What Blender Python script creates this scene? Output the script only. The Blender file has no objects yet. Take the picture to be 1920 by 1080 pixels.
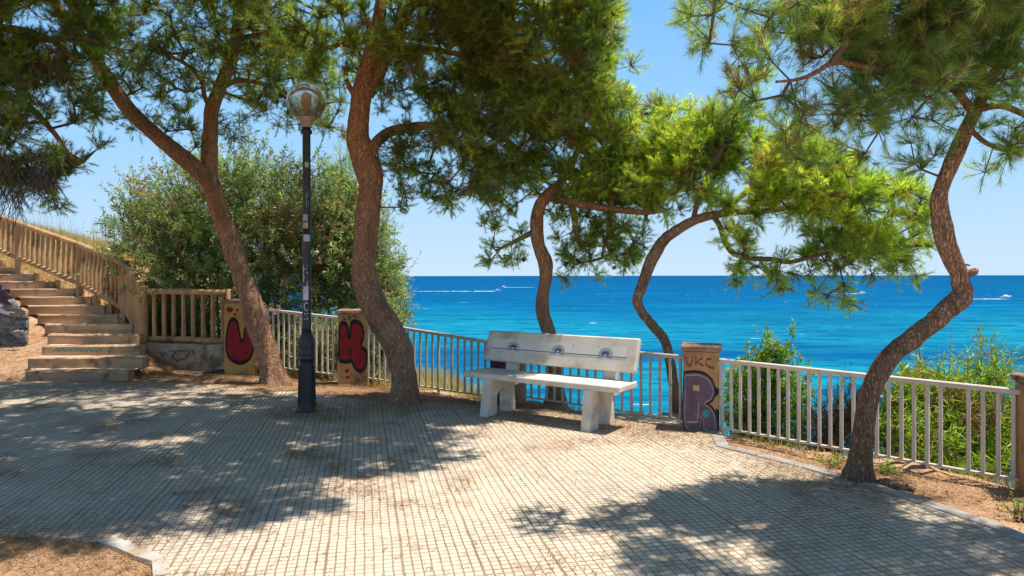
import bpy, math, random
import numpy as np
from mathutils import Vector, Matrix, noise
from mathutils.geometry import tessellate_polygon

SC = bpy.context.scene
COL = SC.collection
# ------------------------------------------------------------------ camera, sky, sun, exposure
H, F, CX, CY = 1.6, 1280.0, 960.0, 517.0          # eye height, focal length in photo pixels, horizon row
cam = bpy.data.cameras.new('camera')
cam.sensor_width = 36.0; cam.lens = 24.0
cam.shift_y = -23.0/1920.0
cam.clip_start = 0.05; cam.clip_end = 80000
camo = bpy.data.objects.new('camera', cam); COL.objects.link(camo)
camo.location = (0, 0, H); camo.rotation_euler = (math.radians(90), math.radians(0.08), 0)
SC.camera = camo

SUN = Vector((0.32, 0.03, 1.0)).normalized()      # direction towards the sun
EL = math.asin(SUN.z); AZ = math.atan2(SUN.x, SUN.y)
w = bpy.data.worlds.new('World'); SC.world = w; w.use_nodes = True
nt = w.node_tree; nt.nodes.clear()
sky = nt.nodes.new('ShaderNodeTexSky'); sky.sky_type = 'NISHITA'; sky.sun_disc = False
sky.sun_elevation = EL; sky.sun_rotation = AZ
sky.altitude = 100; sky.air_density = 1.0; sky.dust_density = 0.1; sky.ozone_density = 1.6
hs = nt.nodes.new('ShaderNodeHueSaturation'); hs.inputs['Saturation'].default_value = 1.12; hs.inputs['Value'].default_value = 1.25
bg = nt.nodes.new('ShaderNodeBackground'); bg.inputs[1].default_value = 0.09
wo = nt.nodes.new('ShaderNodeOutputWorld')
tc = nt.nodes.new('ShaderNodeTexCoord'); sx_ = nt.nodes.new('ShaderNodeSeparateXYZ'); nt.links.new(tc.outputs['Generated'], sx_.inputs[0])
mr = nt.nodes.new('ShaderNodeMapRange'); mr.interpolation_type = 'SMOOTHSTEP'; nt.links.new(sx_.outputs[2], mr.inputs[0])
mr.inputs[1].default_value = 0.30; mr.inputs[2].default_value = 0.70; mr.inputs[3].default_value = 0.97; mr.inputs[4].default_value = 0.0
hz = nt.nodes.new('ShaderNodeValToRGB'); nt.links.new(sx_.outputs[2], hz.inputs[0])      # summer haze, thinning with height
hz.color_ramp.elements[0].position = 0.0; hz.color_ramp.elements[0].color = (.560, .735, .905, 1)
hz.color_ramp.elements[1].position = 0.40; hz.color_ramp.elements[1].color = (.195, .50, .93, 1)
e_ = hz.color_ramp.elements.new(.05); e_.color = (.50, .705, .91, 1)
e_ = hz.color_ramp.elements.new(.17); e_.color = (.345, .625, .93, 1)
gain = nt.nodes.new('ShaderNodeVectorMath'); gain.operation = 'SCALE'; gain.inputs[3].default_value = 8.4; nt.links.new(hz.outputs[0], gain.inputs[0])
mxs = nt.nodes.new('ShaderNodeMix'); mxs.data_type = 'RGBA'; nt.links.new(mr.outputs[0], mxs.inputs[0])
hs.inputs['Saturation'].default_value = .95; hs.inputs['Value'].default_value = .85
nt.links.new(sky.outputs[0], hs.inputs['Color']); nt.links.new(hs.outputs[0], mxs.inputs[6]); nt.links.new(gain.outputs[0], mxs.inputs[7])
nt.links.new(mxs.outputs[2], bg.inputs[0]); nt.links.new(bg.outputs[0], wo.inputs[0])
sl = bpy.data.lights.new('sun', 'SUN'); sl.energy = 5.0; sl.angle = math.radians(0.55); sl.color = (1.0, 0.925, 0.81)
so = bpy.data.objects.new('sun', sl); COL.objects.link(so)
so.rotation_euler = (-SUN).to_track_quat('-Z', 'Y').to_euler(); so.location = (5, -2, 20)
SC.view_settings.view_transform = 'Standard'; SC.view_settings.look = 'None'
SC.view_settings.exposure = 0.56; SC.view_settings.gamma = 1.0
try:
    SC.cycles.transparent_max_bounces = 8; SC.cycles.max_bounces = 9
    SC.cycles.diffuse_bounces = 6; SC.cycles.glossy_bounces = 3; SC.cycles.transmission_bounces = 5
except Exception: pass

RNG = np.random.default_rng(7); random.seed(7)

# ------------------------------------------------------------------ helpers
def P(px, py, d): return Vector(((px-CX)/F*d, d, H-(py-CY)/F*d))
def G(px, py, z=0.0): return P(px, py, F*(H-z)/(py-CY))
def ss(a, b, x):
    t = np.clip((x-a)/(b-a), 0, 1); return t*t*(3-2*t)

def props(o, label=None, cat=None, group=None, kind=None):
    if label: o['label'] = label
    if cat: o['category'] = cat
    if group: o['group'] = group
    if kind: o['kind'] = kind
    return o
def thing(name, loc, label, cat, group=None, rz=0.0):
    o = bpy.data.objects.new(name, None); COL.objects.link(o)
    o.location = loc; o.rotation_euler = (0, 0, rz); o.empty_display_size = 0.2
    return props(o, label, cat, group)
def origin(o):
    v = Vector((0, 0, 0))
    while o is not None: v += o.location; o = o.parent
    return v
def link_mesh(name, me, m, parent=None):
    o = bpy.data.objects.new(name, me); COL.objects.link(o)
    if m is not None:
        for k in (m if isinstance(m, (list, tuple)) else [m]): me.materials.append(k)
    if parent is not None: o.parent = parent
    return o
def np_mesh(name, V, Fc, m, parent=None, tint=None, smooth=False, local=False):
    V = np.asarray(V, dtype=np.float32); Fc = np.asarray(Fc, dtype=np.int32)
    if parent is not None and not local:
        V = V - np.array(origin(parent), dtype=np.float32)
    n, k = Fc.shape
    me = bpy.data.meshes.new(name)
    me.vertices.add(len(V)); me.vertices.foreach_set('co', V.ravel())
    me.loops.add(n*k); me.loops.foreach_set('vertex_index', Fc.ravel())
    me.polygons.add(n); me.polygons.foreach_set('loop_start', np.arange(0, n*k, k, dtype=np.int32))
    try: me.polygons.foreach_set('loop_total', np.full(n, k, dtype=np.int32))
    except Exception: pass
    if smooth: me.polygons.foreach_set('use_smooth', np.ones(n, dtype=bool))
    if tint is not None:
        a = me.attributes.new('tint', 'FLOAT', 'POINT'); a.data.foreach_set('value', np.asarray(tint, dtype=np.float32))
    me.update(); me.validate()
    return link_mesh(name, me, m, parent)

class MB:
    def __init__(s): s.v = []; s.f = []; s.mi = []; s.cur = 0
    def add(s, vs, fs):
        b = len(s.v); s.v += [tuple(x) for x in vs]
        for f in fs: s.f.append([b+i for i in f]); s.mi.append(s.cur)
    def box(s, c, size, rz=0.0, ax=None, bev=0.0, jit=0.0):
        """box centred at c; optional bevel on every edge"""
        sx, sy, sz = [q/2 for q in size]
        M = Matrix.Rotation(rz, 3, 'Z') if ax is None else Matrix((ax[0], ax[1], ax[2])).transposed()
        b = min(bev, sx*.9, sy*.9, sz*.9)
        vs = []; idx = {}
        fs = []
        if b <= 0:
            for x in (-1, 1):
                for y in (-1, 1):
                    for z in (-1, 1): vs.append(Vector((x*sx, y*sy, z*sz)))
            fs = [(0,1,3,2),(4,6,7,5),(0,4,5,1),(2,3,7,6),(0,2,6,4),(1,5,7,3)]
        else:
            for x in (-1, 1):
                for y in (-1, 1):
                    for z in (-1, 1):
                        for k in range(3):
                            q = [x*(sx-b), y*(sy-b), z*(sz-b)]; q[k] = (x*sx, y*sy, z*sz)[k]
                            idx[(x,y,z,k)] = len(vs); vs.append(Vector(q))
            I = idx
            for k in range(3):
                a, c2 = [(1,2),(2,0),(0,1)][k]
                for sg in (-1, 1):
                    loop = []
                    for (p, q) in ((-1,-1),(1,-1),(1,1),(-1,1)):
                        t = [0,0,0]; t[k] = sg; t[a] = p; t[c2] = q; loop.append(I[(t[0],t[1],t[2],k)])
                    fs.append(loop if sg > 0 else loop[::-1])
            for k in range(3):
                a, c2 = [(1,2),(2,0),(0,1)][k]
                for p in (-1, 1):
                    for q in (-1, 1):
                        def key(sg, kk):
                            t = [0,0,0]; t[k] = sg; t[a] = p; t[c2] = q; return I[(t[0],t[1],t[2],kk)]
                        lp = [key(-1,a), key(1,a), key(1,c2), key(-1,c2)]
                        fs.append(lp if p*q < 0 else lp[::-1])
            for x in (-1, 1):
                for y in (-1, 1):
                    for z in (-1, 1):
                        t = [I[(x,y,z,0)], I[(x,y,z,1)], I[(x,y,z,2)]]
                        fs.append(t if x*y*z > 0 else t[::-1])
        c = Vector(c); out = []
        for q in vs:
            if jit: q = q + Vector((random.uniform(-jit,jit), random.uniform(-jit,jit), random.uniform(-jit,jit)))
            out.append(M @ q + c)
        s.add(out, fs)
    def bar(s, a, b, w, h, bev=0.0, up=Vector((0,0,1))):
        a = Vector(a); b = Vector(b); d = b-a; L = d.length; d.normalize()
        side = d.cross(up)
        if side.length < 1e-4: side = d.cross(Vector((0,1,0)))
        side.normalize(); u = side.cross(d)
        s.box((a+b)/2, (L, w, h), ax=(d, side, u) if d.cross(side).dot(u) > 0 else (d, -side, u), bev=bev)
    def tube(s, pts, rad, seg=12, cap=True, fn=None):
        pts = [Vector(p) for p in pts]; n = len(pts)
        if not isinstance(rad, (list, tuple)): rad = [rad]*n
        t0 = (pts[1]-pts[0]).normalized()
        ref = Vector((1,0,0)) if abs(t0.x) < .8 else Vector((0,1,0))
        u = (ref - t0*ref.dot(t0)).normalized()
        vs = []; fs = []
        for i in range(n):
            t = (pts[min(i+1,n-1)]-pts[max(i-1,0)]).normalized()
            u = (u - t*u.dot(t)).normalized(); v = t.cross(u)
            for k in range(seg):
                a = 2*math.pi*k/seg
                d = u*math.cos(a)+v*math.sin(a)
                r = rad[i]
                if fn: r = fn(r, pts[i]+d*r, i, a)
                vs.append(pts[i]+d*r)
        for i in range(n-1):
            for k in range(seg):
                k2 = (k+1) % seg
                fs.append((i*seg+k, i*seg+k2, (i+1)*seg+k2, (i+1)*seg+k))
        if cap:
            fs.append(tuple(range(seg))[::-1]); fs.append(tuple((n-1)*seg+k for k in range(seg)))
        s.add(vs, fs)
    def lathe(s, prof, c, seg=24):
        s.tube([Vector(c)+Vector((0,0,z)) for r, z in prof], [r for r, z in prof], seg)
    def prism(s, poly, o, ex, ey, ez, t, holes=()):
        """polygon in the ex/ey plane at o, thickness t along ez"""
        o = Vector(o); loops = [list(poly)]+[list(h) for h in holes]
        tri = tessellate_polygon([[Vector((x,y,0)) for x,y in lp] for lp in loops])
        flat = [p for lp in loops for p in lp]
        A = [o+ex*x+ey*y for x,y in flat]; B = [p+ez*t for p in A]; n = len(flat)
        fs = []
        for (a,b,c2) in tri:
            nn = (A[b]-A[a]).cross(A[c2]-A[a])
            if nn.dot(ez) > 0: fs += [(a,c2,b),(n+a,n+b,n+c2)]
            else: fs += [(a,b,c2),(n+a,n+c2,n+b)]
        q = 0
        for lp in loops:
            m2 = len(lp)
            for i in range(m2): fs.append((q+i, q+(i+1)%m2, n+q+(i+1)%m2, n+q+i))
            q += m2
        s.add(A+B, fs)
    def stroke(s, pts, wd, fn, close=False):
        """painted ribbon along a 2D polyline; fn maps 2D -> 3D"""
        n = len(pts); q = [Vector((p[0],p[1])) for p in pts]; L = []; R = []
        for i in range(n):
            a = q[i-1] if (i > 0 or close) else q[i]; b = q[(i+1) % n] if (i < n-1 or close) else q[i]
            d = (b-a); d = d.normalized() if d.length > 1e-9 else Vector((1,0))
            nn = Vector((-d.y, d.x))
            L.append(fn(*(q[i]+nn*wd/2))); R.append(fn(*(q[i]-nn*wd/2)))
        fs = [(i, i+1, n+i+1, n+i) for i in range(n-1)]
        if close: fs.append((n-1, 0, n, 2*n-1))
        s.add(L+R, fs)
    def fill(s, pts, fn):
        tri = tessellate_polygon([[Vector((x,y,0)) for x,y in pts]])
        s.add([fn(x,y) for x,y in pts], [tuple(t) for t in tri])
    def build(s, name, m, parent=None, smooth=False, local=False):
        me = bpy.data.meshes.new(name)
        o = Vector((0,0,0)) if (parent is None or local) else origin(parent)
        me.from_pydata([(x-o.x, y-o.y, z-o.z) for x,y,z in s.v], [], s.f)
        me.polygons.foreach_set('material_index', s.mi)
        if smooth: me.polygons.foreach_set('use_smooth', [True]*len(s.f))
        me.update(); me.validate()
        ob = link_mesh(name, me, m, parent)
        return ob

def crom(pts, step):
    """Catmull-Rom resample of rows (any dimension)"""
    A = np.asarray(pts, float); out = []
    Q = np.vstack([2*A[0]-A[1], A, 2*A[-1]-A[-2]])
    for i in range(1, len(Q)-2):
        p0,p1,p2,p3 = Q[i-1],Q[i],Q[i+1],Q[i+2]
        n = max(1, int(np.linalg.norm((p2-p1)[:3])/step))
        for k in range(n):
            t = k/n
            out.append(.5*((2*p1)+(-p0+p2)*t+(2*p0-5*p1+4*p2-p3)*t*t+(-p0+3*p1-3*p2+p3)*t**3))
    out.append(A[-1]); return np.array(out)

# ------------------------------------------------------------------ materials
class NB:
    def __init__(s, name):
        s.m = bpy.data.materials.new(name); s.m.use_nodes = True; s.t = s.m.node_tree
        s.b = s.t.nodes['Principled BSDF']; s.o = s.t.nodes['Material Output']
    def n(s, ty, **k):
        x = s.t.nodes.new(ty)
        for a, v in k.items(): setattr(x, a, v)
        return x
    def l(s, a, b): s.t.links.new(a, b)
    def val(s, sock, v):
        if hasattr(v, 'is_output'): s.l(v, sock)
        else: sock.default_value = v
    def math(s, op, a, b=0.0, c=None):
        x = s.n('ShaderNodeMath', operation=op); s.val(x.inputs[0], a); s.val(x.inputs[1], b)
        if c is not None: s.val(x.inputs[2], c)
        return x.outputs[0]
    def coord(s, scale=(1,1,1), which='Object'):
        c = s.n('ShaderNodeTexCoord'); mp = s.n('ShaderNodeMapping'); mp.inputs['Scale'].default_value = scale
        s.l(c.outputs[which], mp.inputs[0]); return mp.outputs[0]
    def noise(s, vec, sc, det=5, rough=.55, dist=0.0):
        x = s.n('ShaderNodeTexNoise'); s.l(vec, x.inputs['Vector']); x.inputs['Scale'].default_value = sc
        x.inputs['Detail'].default_value = det; x.inputs['Roughness'].default_value = rough; x.inputs['Distortion'].default_value = dist
        return x.outputs['Fac']
    def ramp(s, fac, stops):
        x = s.n('ShaderNodeValToRGB'); s.l(fac, x.inputs[0]); e = x.color_ramp.elements
        for i, (p, c) in enumerate(stops):
            if i > 1: e.new(p)
            e[i].position = p
            e[i].color = (c, c, c, 1) if not isinstance(c, tuple) else (c[0], c[1], c[2], 1)
        return x.outputs[0]
    def mix(s, fac, a, b, mode='MIX'):
        x = s.n('ShaderNodeMix', data_type='RGBA', blend_type=mode); s.val(x.inputs[0], fac)
        for sk, v in ((x.inputs[6], a), (x.inputs[7], b)):
            if isinstance(v, tuple): sk.default_value = (v[0], v[1], v[2], 1)
            else: s.l(v, sk)
        return x.outputs[2]
    def bump(s, h, strength, dist=.01):
        x = s.n('ShaderNodeBump'); s.l(h, x.inputs['Height']); x.inputs['Strength'].default_value = strength; x.inputs['Distance'].default_value = dist
        s.l(x.outputs[0], s.b.inputs['Normal']); return x
    def done(s, col, rough=.8, spec=.3, metal=0.0):
        s.val(s.b.inputs['Base Color'], col if hasattr(col, 'is_output') else (*col, 1)); s.val(s.b.inputs['Roughness'], rough)
        s.b.inputs['Specular IOR Level'].default_value = spec; s.b.inputs['Metallic'].default_value = metal
        return s.m

def simple(name, c1, c2, sc=6, rough=.8, bump=.25, bd=.01, det=6, stretch=(1,1,1), spec=.3, dirt=None, lo=.35, hi=.65):
    b = NB(name); v = b.coord(stretch); f = b.noise(v, sc, det)
    col = b.ramp(f, [(lo, c1), (hi, c2)])
    if dirt:
        g = b.noise(b.coord(), dirt[1], 4, .6)
        col = b.mix(b.ramp(g, [(dirt[2], 0.0), (dirt[2]+.15, 1.0)]), col, dirt[0])
    b.bump(b.noise(b.coord(stretch), sc*4, 6, .65), bump, bd)
    return b.done(col, rough, spec)

def m_pave():
    b = NB('pavement_tiles'); T = .42
    geo = b.n('ShaderNodeNewGeometry').outputs['Position']
    def dot(v):
        x = b.n('ShaderNodeVectorMath', operation='DOT_PRODUCT'); b.l(geo, x.inputs[0]); x.inputs[1].default_value = v; return x.outputs['Value']
    wob = b.math('MULTIPLY', b.math('SUBTRACT', b.noise(b.coord(), 2.6, 2), .5), .05)
    u = b.math('ADD', b.math('DIVIDE', b.math('ADD', dot((.977,.212,0)), .21), T), wob)
    v = b.math('ADD', b.math('DIVIDE', b.math('SUBTRACT', dot((-.212,.977,0)), 4.073), T), wob)
    def line(x, half):
        f = b.math('FRACT', b.math('ADD', x, .5)); d = b.math('ABSOLUTE', b.math('SUBTRACT', f, .5))
        r = b.n('ShaderNodeMapRange', interpolation_type='SMOOTHSTEP'); b.l(d, r.inputs[0])
        r.inputs[1].default_value = half*.45; r.inputs[2].default_value = half*1.35; r.inputs[3].default_value = 1; r.inputs[4].default_value = 0
        return r.outputs[0]
    u8 = b.math('MULTIPLY', u, 8.0); v8 = b.math('MULTIPLY', v, 8.0)
    j = b.math('MAXIMUM', b.math('MAXIMUM', line(u8, .085), b.math('MULTIPLY', line(v8, .085), .95)), b.math('MAXIMUM', line(u, .020), line(v, .012)))
    cx = b.n('ShaderNodeCombineXYZ'); b.l(b.math('FLOOR', u8), cx.inputs[0]); b.l(b.math('FLOOR', v8), cx.inputs[1])
    wn = b.n('ShaderNodeTexWhiteNoise', noise_dimensions='2D'); b.l(cx.outputs[0], wn.inputs['Vector'])
    ct = b.n('ShaderNodeCombineXYZ'); b.l(b.math('FLOOR', u), ct.inputs[0]); b.l(b.math('FLOOR', v), ct.inputs[1])
    wt = b.n('ShaderNodeTexWhiteNoise', noise_dimensions='2D'); b.l(ct.outputs[0], wt.inputs['Vector'])
    vv = b.math('ADD', b.math('MULTIPLY', wn.outputs['Value'], .55), b.math('MULTIPLY', wt.outputs['Value'], .45))
    col = b.ramp(vv, [(.0, (.50,.415,.325)), (.45, (.60,.51,.405)), (1.0, (.68,.59,.475))])
    big = b.noise(b.coord(), .55, 4, .55)
    col = b.mix(b.ramp(big, [(.48, 0.0), (.66, .8)]), col, (.47,.42,.36))
    fine = b.noise(b.coord(), 14, 6, .7)
    col = b.mix(b.ramp(fine, [(.35, .25), (.55, 0.0)]), col, (.30,.24,.17))
    jn = b.math('MULTIPLY', j, b.ramp(b.noise(b.coord(), 1.7, 4, .6), [(.3, .62), (.6, 1.0)]))
    col = b.mix(jn, col, b.mix(b.noise(b.coord(), 1.1, 3), (.20,.135,.08), (.27,.215,.15)))
    # brown drift of dropped needles trodden into the joints
    st = b.math('MULTIPLY', b.ramp(b.noise(b.coord(), 1.25, 6, .65, .4), [(.54, 0.0), (.70, .85)]), b.ramp(b.noise(b.coord(), 30, 3, .7), [(.35, .2), (.6, 1.0)]))
    col = b.mix(st, col, (.27,.165,.085))
    hgt = b.math('ADD', b.math('ADD', b.math('SUBTRACT', 1.0, j), b.math('MULTIPLY', fine, .25)), b.math('MULTIPLY', wt.outputs['Value'], .9))
    col = b.mix(b.math('MULTIPLY', wt.outputs['Value'], .30), col, b.mix(1.0, col, (.72,.68,.64), 'MULTIPLY'))
    col = b.mix(b.ramp(b.noise(b.coord(), 3.4, 5, .7, .6), [(.60, 0.0), (.72, .55)]), col, (.36,.29,.22))
    b.bump(hgt, .7, .006)
    return b.done(col, .85, .25)

def m_dirt():
    b = NB('dry_earth')
    col = b.ramp(b.noise(b.coord(), 1.3, 6, .6), [(.3, (.36,.20,.11)), (.55, (.49,.30,.18)), (.75, (.58,.40,.27))])
    col = b.mix(b.ramp(b.noise(b.coord(), 9, 6, .7), [(.45, 0.0), (.62, .75)]), col, (.25,.135,.07))
    col = b.mix(b.ramp(b.noise(b.coord(), 60, 3, .7), [(.5, 0.0), (.7, .6)]), col, (.6,.47,.34))
    b.bump(b.math('ADD', b.noise(b.coord(), 7, 8, .7), b.math('MULTIPLY', b.noise(b.coord(), 45, 4, .7), .5)), .8, .03)
    return b.done(col, .95, .1)

def m_bark(name, low, high, dark, z0, z1):
    b = NB(name); c = b.n('ShaderNodeTexCoord').outputs['Object']
    sp = b.n('ShaderNodeSeparateXYZ'); b.l(c, sp.inputs[0])
    r = b.n('ShaderNodeMapRange'); b.l(b.math('ADD', sp.outputs[2], b.math('MULTIPLY', b.math('SUBTRACT', b.noise(b.coord(), 3, 3), .5), 1.4)), r.inputs[0])
    r.inputs[1].default_value = z0; r.inputs[2].default_value = z1
    base = b.mix(r.outputs[0], low, high)
    vo = b.n('ShaderNodeTexVoronoi', feature='DISTANCE_TO_EDGE'); mp = b.coord((40,40,11))
    ds = b.n('ShaderNodeMix', data_type='VECTOR'); ds.inputs[0].default_value = .25
    nz = b.n('ShaderNodeTexNoise'); b.l(mp, nz.inputs['Vector']); nz.inputs['Scale'].default_value = .9
    b.l(mp, ds.inputs[4]); b.l(nz.outputs['Color'], ds.inputs[5]); 
    ad = b.n('ShaderNodeVectorMath', operation='ADD'); b.l(mp, ad.inputs[0])
    sc = b.n('ShaderNodeVectorMath', operation='SCALE'); b.l(nz.outputs['Color'], sc.inputs[0]); sc.inputs[3].default_value = 3.0
    b.l(sc.outputs[0], ad.inputs[1]); b.l(ad.outputs[0], vo.inputs['Vector']); vo.inputs['Scale'].default_value = 1.0
    crack = b.math('MAXIMUM', b.ramp(vo.outputs['Distance'], [(.0, .25), (.20, 1.0)]), b.ramp(b.noise(b.coord((1,1,.5)), 11, 5, .7), [(.42, 0.0), (.66, .62)]))
    col = b.mix(crack, dark, base)
    col = b.mix(b.ramp(b.noise(b.coord((1,1,.14)), 34, 4, .65, .6), [(.36, .55), (.46, 0.0)]), col, dark)
    col = b.mix(b.ramp(b.noise(b.coord((1,1,.4)), 22, 6, .7), [(.42, 0.0), (.68, .55)]), col, (.30,.235,.185))
    col = b.mix(b.ramp(b.noise(b.coord((1,1,.5)), 5, 4, .6), [(.5, 0.0), (.7, .6)]), col, dark)
    b.bump(b.math('ADD', b.math('MULTIPLY', crack, .9), b.math('ADD', b.noise(b.coord((1,1,.14)), 34, 4, .65, .6), b.math('MULTIPLY', b.noise(b.coord((1,1,.3)), 60, 5, .7), .6))), .9, .026)
    return b.done(col, .9, .15)

def m_leaf(name, stops, trans=.45, rough=.5):
    b = NB(name); b.t.nodes.remove(b.b)
    at = b.n('ShaderNodeAttribute', attribute_name='tint')
    col = b.ramp(at.outputs['Fac'], stops)
    d = b.n('ShaderNodeBsdfDiffuse'); t = b.n('ShaderNodeBsdfTranslucent'); g = b.n('ShaderNodeBsdfGlossy')
    b.l(col, d.inputs[0]); b.l(b.mix(1.0, col, (1.75,1.85,.90), 'MULTIPLY'), t.inputs[0]); g.inputs['Roughness'].default_value = rough
    m1 = b.n('ShaderNodeMixShader'); m1.inputs[0].default_value = trans; b.l(d.outputs[0], m1.inputs[1]); b.l(t.outputs[0], m1.inputs[2])
    m2 = b.n('ShaderNodeMixShader'); m2.inputs[0].default_value = .035; b.l(m1.outputs[0], m2.inputs[1]); b.l(g.outputs[0], m2.inputs[2])
    b.l(m2.outputs[0], b.o.inputs[0]); return b.m

def m_sea():
    b = NB('sea_water'); b.t.nodes.remove(b.b)
    g = b.n('ShaderNodeNewGeometry').outputs['Position']; sp = b.n('ShaderNodeSeparateXYZ'); b.l(g, sp.inputs[0])
    ln = b.math('LOGARITHM', b.math('MAXIMUM', sp.outputs[1], 1.0), 10.0)
    wv = b.math('MULTIPLY', b.math('SUBTRACT', b.noise(b.coord((.007,.02,1)), 1, 5, .6), .5), .34)
    r = b.n('ShaderNodeMapRange'); b.l(b.math('ADD', ln, wv), r.inputs[0]); r.inputs[1].default_value = 1.7; r.inputs[2].default_value = 3.6
    col = b.ramp(r.outputs[0], [(0, (.004,.19,.29)), (.17, (.006,.215,.315)), (.20, (.001,.095,.24)), (.235, (.002,.11,.25)), (.27, (.009,.245,.345)), (.36, (.005,.195,.315)), (.43, (.001,.115,.265)), (.6, (.0005,.085,.235)), (1, (.0003,.066,.195))])
    for sc, k in (((.16,.55,1), .75), ((.055,.19,1), .65), ((.014,.05,1), .5), ((.004,.010,1), .3)):
        f = b.noise(b.coord(sc), 1.0, 4, .6)
        col = b.mix(b.ramp(f, [(.36, k), (.50, 0.0)]), col, (.0005,.065,.185))
        col = b.mix(b.ramp(f, [(.56, 0.0), (.74, k*.8)]), col, (.006,.22,.36))
    wc = b.math('MULTIPLY', b.ramp(b.noise(b.coord((.09,.22,1)), 1.0, 3, .6), [(.69, 0.0), (.73, .9)]), b.ramp(b.noise(b.coord((.02,.04,1)), 1.0, 2), [(.45, 0.0), (.6, 1.0)]))
    col = b.mix(wc, col, (.7,.8,.85))
    d = b.n('ShaderNodeBsdfDiffuse'); b.l(col, d.inputs[0]); gl = b.n('ShaderNodeBsdfGlossy'); gl.inputs['Roughness'].default_value = .3
    bp = b.n('ShaderNodeBump'); bp.inputs['Strength'].default_value = .5; bp.inputs['Distance'].default_value = .5
    b.l(b.math('ADD', b.noise(b.coord((.2,.6,1)), 1.0, 6, .65), b.math('MULTIPLY', b.noise(b.coord((1.2,3,1)), 1, 4), .25)), bp.inputs['Height'])
    b.l(bp.outputs[0], gl.inputs['Normal']); b.l(bp.outputs[0], d.inputs['Normal'])
    m = b.n('ShaderNodeMixShader'); m.inputs[0].default_value = .015; b.l(d.outputs[0], m.inputs[1]); b.l(gl.outputs[0], m.inputs[2]); b.l(m.outputs[0], b.o.inputs[0])
    return b.m

M = {}
M['pave'] = m_pave(); M['dirt'] = m_dirt(); M['sea'] = m_sea()
M['bark'] = m_bark('pine_bark', (.62,.345,.21), (.76,.34,.155), (.22,.115,.068), .9, 2.9)
M['bark_grey'] = m_bark('thin_pine_bark', (.50,.315,.20), (.58,.33,.18), (.15,.085,.055), 1.0, 3.5)
M['bark_red'] = m_bark('upper_pine_bark', (.58,.27,.13), (.60,.28,.14), (.20,.105,.06), .5, 3.0)
M['bark_dark'] = m_bark('dark_pine_bark', (.34,.195,.11), (.68,.37,.21), (.095,.05,.03), .6, 1.5)  # lighter above the elbow: pinkish upper bark, with its sunlit look coloured in
M['twig'] = simple('twig_bark', (.10,.062,.04), (.17,.115,.08), 20, .9, .3)
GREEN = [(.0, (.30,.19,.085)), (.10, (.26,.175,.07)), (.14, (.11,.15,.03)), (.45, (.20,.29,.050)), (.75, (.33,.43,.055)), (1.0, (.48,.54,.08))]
BRIGHT = [(.0, (.30,.20,.09)), (.07, (.27,.18,.07)), (.10, (.14,.22,.025)), (.40, (.25,.36,.045)), (.75, (.41,.52,.065)), (1.0, (.58,.63,.10))]  # sunlit look of the bright crowns put into the needle colour
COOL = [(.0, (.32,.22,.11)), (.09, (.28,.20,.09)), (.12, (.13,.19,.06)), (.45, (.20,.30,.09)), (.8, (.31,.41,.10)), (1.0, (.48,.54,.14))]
M['needle'] = m_leaf('pine_needles', GREEN, .62); M['needle_bright'] = m_leaf('sunlit_tone_needles', BRIGHT, .66); M['needle_cool'] = m_leaf('long_pine_needles', COOL, .58)
M['leaf'] = m_leaf('shrub_leaves', [(.0, (.30,.19,.12)), (.10, (.27,.17,.11)), (.15, (.12,.17,.075)), (.55, (.26,.34,.145)), (.85, (.42,.50,.20)), (1.0, (.60,.62,.32))], .48, .4)
M['leaf_bright'] = m_leaf('bright_bush_leaves', [(.0, (.22,.12,.05)), (.08, (.2,.12,.05)), (.12, (.14,.24,.03)), (.6, (.29,.43,.045)), (1.0, (.46,.54,.07))], .5, .4)
M['straw'] = m_leaf('dry_grass', [(0, (.26,.19,.08)), (.5, (.40,.31,.12)), (.85, (.52,.43,.19)), (1, (.24,.27,.07))], .35)
M['litter'] = m_leaf('dropped_needles', [(0, (.16,.085,.04)), (.5, (.30,.175,.085)), (1, (.45,.29,.15))], .1)
M['drygrey'] = m_leaf('dead_twigs', [(0, (.09,.06,.045)), (1, (.20,.145,.11))], .1)
M['concrete'] = simple('bench_concrete', (.58,.515,.43), (.68,.62,.53), 5, .8, .25, .004, dirt=((.42,.35,.265), 3.0, .52))
M['kerb'] = simple('kerb_concrete', (.24,.22,.20), (.36,.335,.30), 8, .85, .35, .006, dirt=((.24,.20,.15), 5, .55))
M['kerb_white'] = simple('white_kerb', (.38,.34,.30), (.52,.48,.43), 8, .85, .35, .006, dirt=((.30,.21,.13), 4, .5))
M['plaster'] = simple('ochre_plaster', (.40,.215,.09), (.54,.32,.145), 3, .9, .4, .010, dirt=((.17,.10,.06), 2.6, .51))
M['plaster_yellow'] = simple('yellow_ochre_plaster', (.50,.27,.07), (.60,.36,.12), 3, .9, .3, .008, dirt=((.25,.14,.06), 2.0, .58))
M['cap'] = simple('pillar_cap', (.22,.14,.09), (.40,.26,.16), 9, .9, .5, .01, dirt=((.08,.055,.045), 5, .5))
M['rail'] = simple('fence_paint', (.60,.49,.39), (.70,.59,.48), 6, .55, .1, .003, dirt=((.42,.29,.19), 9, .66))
M['rail_dim'] = simple('dull_fence_paint', (.40,.335,.28), (.52,.45,.38), 6, .6, .1, .003, dirt=((.24,.15,.10), 9, .6))  # darker tone of the fence colour, with more brown spots
M['wood'] = simple('weathered_wood', (.37,.205,.09), (.52,.33,.165), 7, .85, .5, .008, stretch=(1,1,.25), dirt=((.16,.095,.055), 3, .55))
M['sleeper'] = simple('sleeper_wood', (.34,.21,.12), (.52,.355,.225), 5, .9, .6, .01, stretch=(.25,2,2), dirt=((.17,.11,.07), 4, .56))
M['tread'] = simple('sandy_tread', (.58,.41,.27), (.72,.55,.39), 8, .95, .6, .015, dirt=((.28,.17,.09), 6, .56))
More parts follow.
